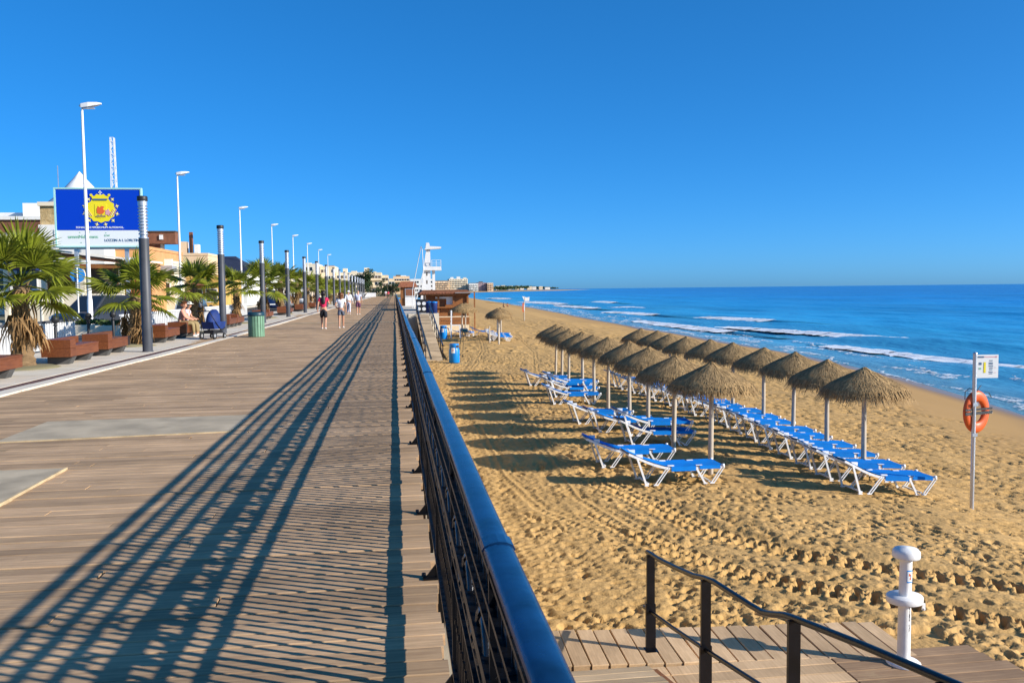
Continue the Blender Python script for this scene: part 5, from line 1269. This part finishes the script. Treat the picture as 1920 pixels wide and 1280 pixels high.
apts('mauve hotel across the bay',896,911,17,Yf+8,'pink',3,4,s_=s_,w=2,h=2,z0=-2.5,seed=12,depth=60,towers=((.3,9,2.5,'shade'),))
apts('peach hotel nearest the open sea across the bay',912,923,16,Yf,'peach',3,4,s_=s_,w=2,h=2,z0=-2.5,seed=13,bands=True,depth=60)
rr=random.Random(9)
for i in range(9):
    px0=928+i*11.5+rr.uniform(-2,2); pw=rr.uniform(6,10); Y=2380+i*45+rr.uniform(-30,30); k=1600/Y
    x0=(px0-740)/k; x1=(px0+pw-740)/k; Y=(Y-.1363*x0)/.9907; z1=1.7+(542.3-(533.5+.55*i+rr.uniform(-1,1)))/k*.8
    t,X=building('distant_house',f'{ORD[i]} small pale house on the headland, counted outward from the hotels',x0,x1,Y,Y+20,z1,['wwall','cream2','wwall','cream'][i%4],z0=0); t['group']='pale houses on the headland'
    windows(t,'s',0,-X*.9,X*.9,3,1,z1-.5,1,2,1.6)
# ---------------------------------------------------------------- trees and shrubs
def leafy(bm,c,rx,ry,rz,n,s,seed,lump=7):
    r=np.random.default_rng(seed); L=[(Vector((r.normal(0,.5)*rx,r.normal(0,.5)*ry,r.normal(0,.45)*rz)),r.uniform(.35,.6)) for _ in range(lump)]
    for k in range(n):
        q,f=L[k%lump]; d=Vector(r.normal(0,1,3)).normalized(); rad=f*r.random()**.33
        p=Vector(c)+q+Vector((d.x*rx*rad,d.y*ry*rad,d.z*rz*rad)); a=Vector(r.normal(0,1,3)).normalized()*s; b_=Vector(r.normal(0,1,3)).normalized()*s*.6
        bm.add([p-a,p+b_,p+a,p-b_],[(0,1,2,3)])
def tree(label,x,y,h,rx,n,s,seed,z=-.1,name='broadleaf_tree'):
    t=thing(name,label,'tree',(x,y,z)); b=MB(); b.tube([(0,0,0),(.1,0,h*.3),(.0,.1,h*.55)],[.35,.28,.18],8); 
    for k in range(5):
        a=k*1.3; b.tube([(.0,.05,h*.35),(rx*.5*math.cos(a),rx*.5*math.sin(a),h*.65)],[.15,.06],6)
    b.build('trunk',M['bark'],t); b=MB(); leafy(b,(0,0,h*.60),rx,rx,h*.42,n,s,seed,12); b.build('crown',M['treeleaf'],t,fixn=False)
tree('big round dark green tree at the far end of the promenade',-10.4,294.15,8.0,3.4,4200,.26,31)
tree('small tree right of the big round one, before the far flats',-4.6,333.73,5.0,1.8,1200,.22,32)
tree('bushy small tree by the far kiosk',-.6,264.54,4.6,1.7,1200,.2,33)
for i,(x,y,h,rx) in enumerate(((-6.2,268,1.8,2.2),(-3.4,266,2.3,2.4),(-1.4,270,2.0,2.0))):
    t=thing('shrub',['low dark shrub next to the white end wall','tallest dark shrub at the promenade end','dark shrub nearest the railing at the promenade end'][i],'shrub',(x,y,-.1)); b=MB(); leafy(b,(0,0,h*.5),rx,rx,h*.6,900,.16,60+i,6); b.build('foliage',M['treeleaf'],t,fixn=False); b=MB(); b.tube([(0,0,0),(0,0,h*.5)],.06,6); b.build('stem',M['bark'],t)
t=thing('end_wall','low white wall with a dark slanting ramp mark at the far end of the promenade','wall',(-8.2,240,-.05)); part(t,'wall','white',-3.0,3.0,0,.4,0,1.15); b=MB(); b.prism([(-.6,.0),(-.2,.0),(.6,1.0),(.2,1.0)],-.02,-.005,'y'); b.build('mark',M['shade'],t); part(t,'coping','white',-3.05,3.05,-.06,.46,1.15,1.22)
b=MB(); r=np.random.default_rng(77)
for k in range(3000):
    Y=r.uniform(2000,3300); px=925+ (Y-2000)/1300*100+r.uniform(-15,25); x=(px-740)*Y/1600; s=r.uniform(2,5)
    p=Vector((x,Y,float(np.interp(Y,[2000,2500,3400],[2,6,2]))+r.uniform(0,4))); a=Vector(r.normal(0,1,3)).normalized()*s; q=Vector(r.normal(0,1,3)).normalized()*s*.6; b.add([p-a,p+q,p+a,p-q],[(0,1,2,3)])
b.build('headland_wood',M['treeleaf'],kind='stuff',fixn=False,label='dark green wood along the far headland')

# ================================================================== PEOPLE
def skin_mesh(name,J,E,mats,sub=1,root='pelvis'):
    names=list(J); idx={n:i for i,n in enumerate(names)}
    me=bpy.data.meshes.new(name); me.from_pydata([J[n][0] for n in names],[(idx[a],idx[b_]) for a,b_ in E],[])
    o=bpy.data.objects.new(name,me); COL.objects.link(o); o.modifiers.new('s','SKIN'); 
    for n in names:
        d=me.skin_vertices[0].data[idx[n]]; rr=J[n][1]; d.radius=rr if isinstance(rr,tuple) else (rr,rr); d.use_root=(n==root)
    md=o.modifiers.new('u','SUBSURF'); md.levels=sub; md.render_levels=sub
    dg=bpy.context.evaluated_depsgraph_get(); dg.update(); m2=bpy.data.meshes.new_from_object(o.evaluated_get(dg)); bpy.data.objects.remove(o); 
    m2.materials.clear(); m2.materials.append(mats); m2.polygons.foreach_set('use_smooth',[True]*len(m2.polygons)); m2.name=name; return m2
def figure(label,x,y,z,rz,h,pose,top,bottom,hair,hairlen,shoes='white',longsleeve=False,shorts=True,hat=None,topless=False,fat=1.0,group=None):
    P=dict(pose); k=h/1.70
    t=thing('person',label,'person',(x,y,z),rz,group); t.scale=(k,k,k)
    V=lambda n:tuple(P[n])
    J={'pelvis':(V('pelvis'),(.125*fat,.10*fat)),'spine':(V('spine'),(.115*fat,.09*fat)),'chest':(V('chest'),(.135*fat,.10*fat)),'neckb':(V('neckb'),.062),'neck':(V('neck'),.050),'h1':(V('h1'),(.070,.078)),'h2':(V('h2'),(.076,.092)),'h3':(V('h3'),(.05,.058))}
    E=[('pelvis','spine'),('spine','chest'),('chest','neckb'),('neckb','neck'),('neck','h1'),('h1','h2'),('h2','h3')]
    fw=Vector(P['face']).normalized(); hc=Vector(P['h1'])*.5+Vector(P['h2'])*.5
    J['nose']=(tuple(hc+fw*.105-Vector((0,0,.02))),.014); E.append(('h1','nose'))
    for s,n in ((-1,'l'),(1,'r')):
        for a,r_ in (('sh',.058),('el',.040),('wr',.027),('hand',.030),('hip',.092*fat),('kn',.055),('an',.036),('heel',.034),('toe',.028)): J[n+a]=(V(n+a),r_)
        E+=[('chest',n+'sh'),(n+'sh',n+'el'),(n+'el',n+'wr'),(n+'wr',n+'hand'),('pelvis',n+'hip'),(n+'hip',n+'kn'),(n+'kn',n+'an'),(n+'an',n+'heel'),(n+'heel',n+'toe')]
        w=Vector(P[n+'wr']); hd=Vector(P[n+'hand']); d=(hd-w).normalized(); sd=d.cross(Vector((s,0,.01))).normalized()
        for i,(o_,l) in enumerate(((-.022,.058),(-.008,.068),(.008,.064),(.022,.05))):
            J[n+f'f{i}']=(tuple(hd+sd*o_*1.3+d*l+Vector((-s*.01,0,0))),.0085); E.append((n+'hand',n+f'f{i}'))
        J[n+'th']=(tuple(w*.5+hd*.5+sd*.045+d*.02),.010); E.append((n+'hand',n+'th'))
    obj('body',skin_mesh('body',J,E,M['skin']),t)
    for s in (-1,1):
        rgt=fw.cross(Vector((0,0,1))).normalized(); e=hc+fw*.082+rgt*.032*s+Vector((0,0,.015)); b=MB(); b.lathe([(0,-.011),(.009,-.005),(.009,.005),(0,.011)],8,c=tuple(e)); b.build('eye',M['dark'],t)
        e=hc+rgt*.082*s; b=MB(); b.lathe([(0,-.03),(.012,-.015),(.014,.015),(0,.03)],6,c=tuple(e)); b.build('ear',M['skin'],t)
    mid=lambda a,b_,f:tuple(Vector(P[a])*(1-f)+Vector(P[b_])*f)
    # top
    if not topless:
        J={'pelvis':(tuple(Vector(P['pelvis'])+Vector((0,0,.0))),(.145*fat,.118*fat)),'spine':(V('spine'),(.137*fat,.108*fat)),'chest':(V('chest'),(.155*fat,.118*fat)),'nb':(mid('chest','neckb',.75),(.085,.07))}
        E=[('pelvis','spine'),('spine','chest'),('chest','nb')]
        for n in 'lr':
            J[n+'sh']=(V(n+'sh'),.073); J[n+'e']=(mid(n+'sh',n+'el',.95 if longsleeve else .55),.062 if longsleeve else .066); E+=[('chest',n+'sh'),(n+'sh',n+'e')]
            if longsleeve: J[n+'w']=(mid(n+'el',n+'wr',.8),.048); E.append((n+'e',n+'w'))
        obj('top',skin_mesh('top',J,E,M[top]),t)
    J={'pelvis':(V('pelvis'),(.140*fat,.118*fat)),'sp':(tuple(Vector(P['pelvis'])+(Vector(P['spine'])-Vector(P['pelvis']))*.5),(.128*fat,.104*fat))}; E=[('pelvis','sp')]
    for n in 'lr':
        J[n+'h']=(V(n+'hip'),.108*fat); J[n+'k']=(mid(n+'hip',n+'kn',.72 if shorts=='short' else .97),.092 if shorts else .075); E+=[('pelvis',n+'h'),(n+'h',n+'k')]
        if not shorts: J[n+'a']=(mid(n+'kn',n+'an',.9),.062); E.append((n+'k',n+'a'))
    obj('trousers' if not shorts else 'shorts',skin_mesh('shorts',J,E,M[bottom]),t)
    for n in 'lr':
        a=Vector(P[n+'heel']); c=Vector(P[n+'toe']); an=Vector(P[n+'an']); J={'pelvis':(tuple(an),.046),'b':(tuple(a),.044),'c':(tuple(c),.038)}
        obj('shoe',skin_mesh('shoe',J,[('pelvis','b'),('b','c')],M[shoes]),t)
    # hair
    bk=-fw; h2=Vector(P['h2']); h1=Vector(P['h1'])
    J={'pelvis':(tuple(h2+bk*.022+Vector((0,0,.02))),(.092,.098)),'t':(tuple(h2+Vector((0,0,.075))+bk*.01),(.055,.06)),'b':(tuple(h1+bk*.055),(.075,.05))}; E=[('pelvis','t'),('pelvis','b')]
    if hairlen>0: J['c']=(tuple(h1+bk*.10-Vector((0,0,hairlen*.5))),(.11,.055)); J['d']=(tuple(h1+bk*.12-Vector((0,0,hairlen))),(.085,.04)); E+=[('b','c'),('c','d')]
    if hair: obj('hair',skin_mesh('hair',J,E,M[hair]),t)
    if hat:
        b=MB(); b.lathe([(.17,.0),(.175,.008),(.098,.022),(.092,.075),(.06,.10),(0,.105)],18,c=tuple(h2+Vector((0,0,.02)))); b.build('hat',M[hat],t)
    return t
def walk(ph=1,arm=1):
    s=ph
    return dict(pelvis=(0,0,.92),spine=(0,0,1.08),chest=(0,.01,1.27),neckb=(0,.01,1.42),neck=(0,.015,1.47),h1=(0,.025,1.54),h2=(0,.025,1.60),h3=(0,.02,1.67),face=(0,1,0),
      lsh=(-.165,.01,1.375),rsh=(.165,.01,1.375),lel=(-.235,-.03-.05*s,1.12),rel=(.235,-.03+.05*s,1.12),lwr=(-.25,.02-.10*s,.90),rwr=(.25,.04+.10*s,.90),lhand=(-.25,.03-.10*s,.83),rhand=(.25,.05+.10*s,.83),
      lhip=(-.085,0,.89),rhip=(.085,0,.89),lkn=(-.085,.05+.10*s,.50),rkn=(.085,.05-.06*s,.49),lan=(-.08,.16*s,.10),ran=(.08,-.20*s,.115),lheel=(-.08,.16*s-.03,.05),rheel=(.08,-.20*s-.04,.06),ltoe=(-.085,.16*s+.13,.04),rtoe=(.085,-.20*s+.11,.035))
W1=walk(.7); W1['rel']=(.26,-.02,1.14); W1['rwr']=(.20,.16,1.26); W1['rhand']=(.17,.17,1.33)
figure('woman with long dark hair in a magenta top and black shorts walking away',-3.14,38.59,.0,.03,1.69,W1,'magenta','black','hair',.42)
W2=walk(-.8); W2['lel']=(-.27,-.04,1.15); W2['lwr']=(-.20,.02,1.0); W2['lhand']=(-.15,.05,.97); W2['face']=(-.35,1,0)
figure('woman in a white T-shirt and grey shorts walking away beside the one in magenta',-2.42,39.3,.0,-.05,1.60,W2,'tshirt','denim','hairbr',.10,shorts='short')
figure('person in a white shirt, pale trousers and brimmed hat farther along the boardwalk',-3.28,62.02,.0,.0,1.72,walk(.8),'tshirt','bluegrey',None,0,longsleeve=True,shorts=False,hat='straw_hat',fat=1.12)
figure('bald man in pale blue shirt and plum shorts farther along the boardwalk',-2.56,60.92,.0,.0,1.74,walk(-.5),'bluegrey','plum',None,0,fat=1.15)
figure('far tiny walker in red near the end of the promenade',-1.3,176.82,.0,.0,1.7,walk(.5),'magenta','black','hair',.0)
figure('far tiny walker in white near the end of the promenade',-1.9,183.97,.0,.0,1.75,walk(-.5),'tshirt','denim','hair',.0)
SIT=dict(pelvis=(0,0,.545),spine=(0,.03,.70),chest=(0,.08,.90),neckb=(0,.12,1.05),neck=(0,.135,1.10),h1=(0,.16,1.17),h2=(0,.165,1.23),h3=(0,.155,1.30),face=(.25,1,-.1),
  lsh=(-.17,.09,1.01),rsh=(.17,.09,1.01),lel=(-.23,.18,.76),rel=(.23,.18,.76),lwr=(-.16,.36,.68),rwr=(.16,.36,.68),lhand=(-.13,.42,.67),rhand=(.13,.42,.67),
  lhip=(-.09,.04,.53),rhip=(.09,.04,.53),lkn=(-.12,.45,.53),rkn=(.12,.45,.53),lan=(-.12,.44,.11),ran=(.12,.47,.11),lheel=(-.12,.41,.06),rheel=(.12,.44,.06),ltoe=(-.13,.57,.045),rtoe=(.13,.60,.045))
figure('seated person in salmon top leaning forward on the bench',-8.02,33.55,.012,-1.45,1.72,SIT,'salmon','khaki','hairbr',0,shorts=False,fat=1.15,longsleeve=True)
figure('seated person in pale lilac top and white hat on the bench next to the pram',-8.0,34.2,.012,-1.6,1.70,SIT,'lilac','khaki','hair',0,shorts=False,hat='straw_hat',fat=1.1)
for i,(x,y,l,c) in enumerate(((27.5,210,'tiny bather sitting on the sand far along the waterline','red'),(24.0,190,'tiny bather in dark trunks sitting far along the beach','black'))):
    figure(l,x,y,zsf(x,y)-.42,-1.5,1.7,SIT,c,'black','hair',0)
# pram
t=thing('pram','navy blue baby pram with black chassis standing beside the seated couple','pram',(-6.6,32.3,.012),-.35)
b=MB()
vs=[]; n=10
for i in range(7):
    a=i/6*1.75
    for j in range(n):
        q=math.pi*j/(n-1); vs.append((.24*math.cos(q),.12-.46*math.cos(a)*math.sin(q)*.9+.0,.60+.46*math.sin(a)*math.sin(q)+.02))
b.add(vs,[(i*n+j,i*n+j+1,(i+1)*n+j+1,(i+1)*n+j) for i in range(6) for j in range(n-1)],0,True); b.build('hood',M['navy'],t)
b=MB(); b.prism([(-.36,.62),(.50,.62),(.42,.36),(-.26,.36)],-.235,.235,'x'); b.build('carrycot',M['navy'],t)
for s in (-.26,.26):
    b=MB(); b.tube([(s,-.62,1.02),(s,-.42,.80),(s,.30,.16)],.014,6); b.tube([(s,.42,.40),(s,-.30,.16)],.014,6); b.build('chassis',M['dark'],t)
    for y_,r_ in ((-.32,.13),(.34,.10)):
        b=MB(); b.prism([(y_+r_*math.cos(a),r_+r_*math.sin(a)) for a in np.linspace(0,6.283,16,endpoint=False)],s-.02,s+.02,'x'); w=b.build('wheel',M['tyre'],t); b=MB(); b.prism([(y_+r_*.5*math.cos(a),r_+r_*.5*math.sin(a)) for a in np.linspace(0,6.283,10,endpoint=False)],s-.024,s+.024,'x'); b.build('hub',M['silver'],w)
b=MB(); b.tube([(-.26,-.62,1.02),(.26,-.62,1.02)],.018,8); b.build('push_bar',M['dark'],t)
b=MB(); b.box(-.2,.2,-.28,.22,.20,.32); b.build('basket',M['dark'],t)
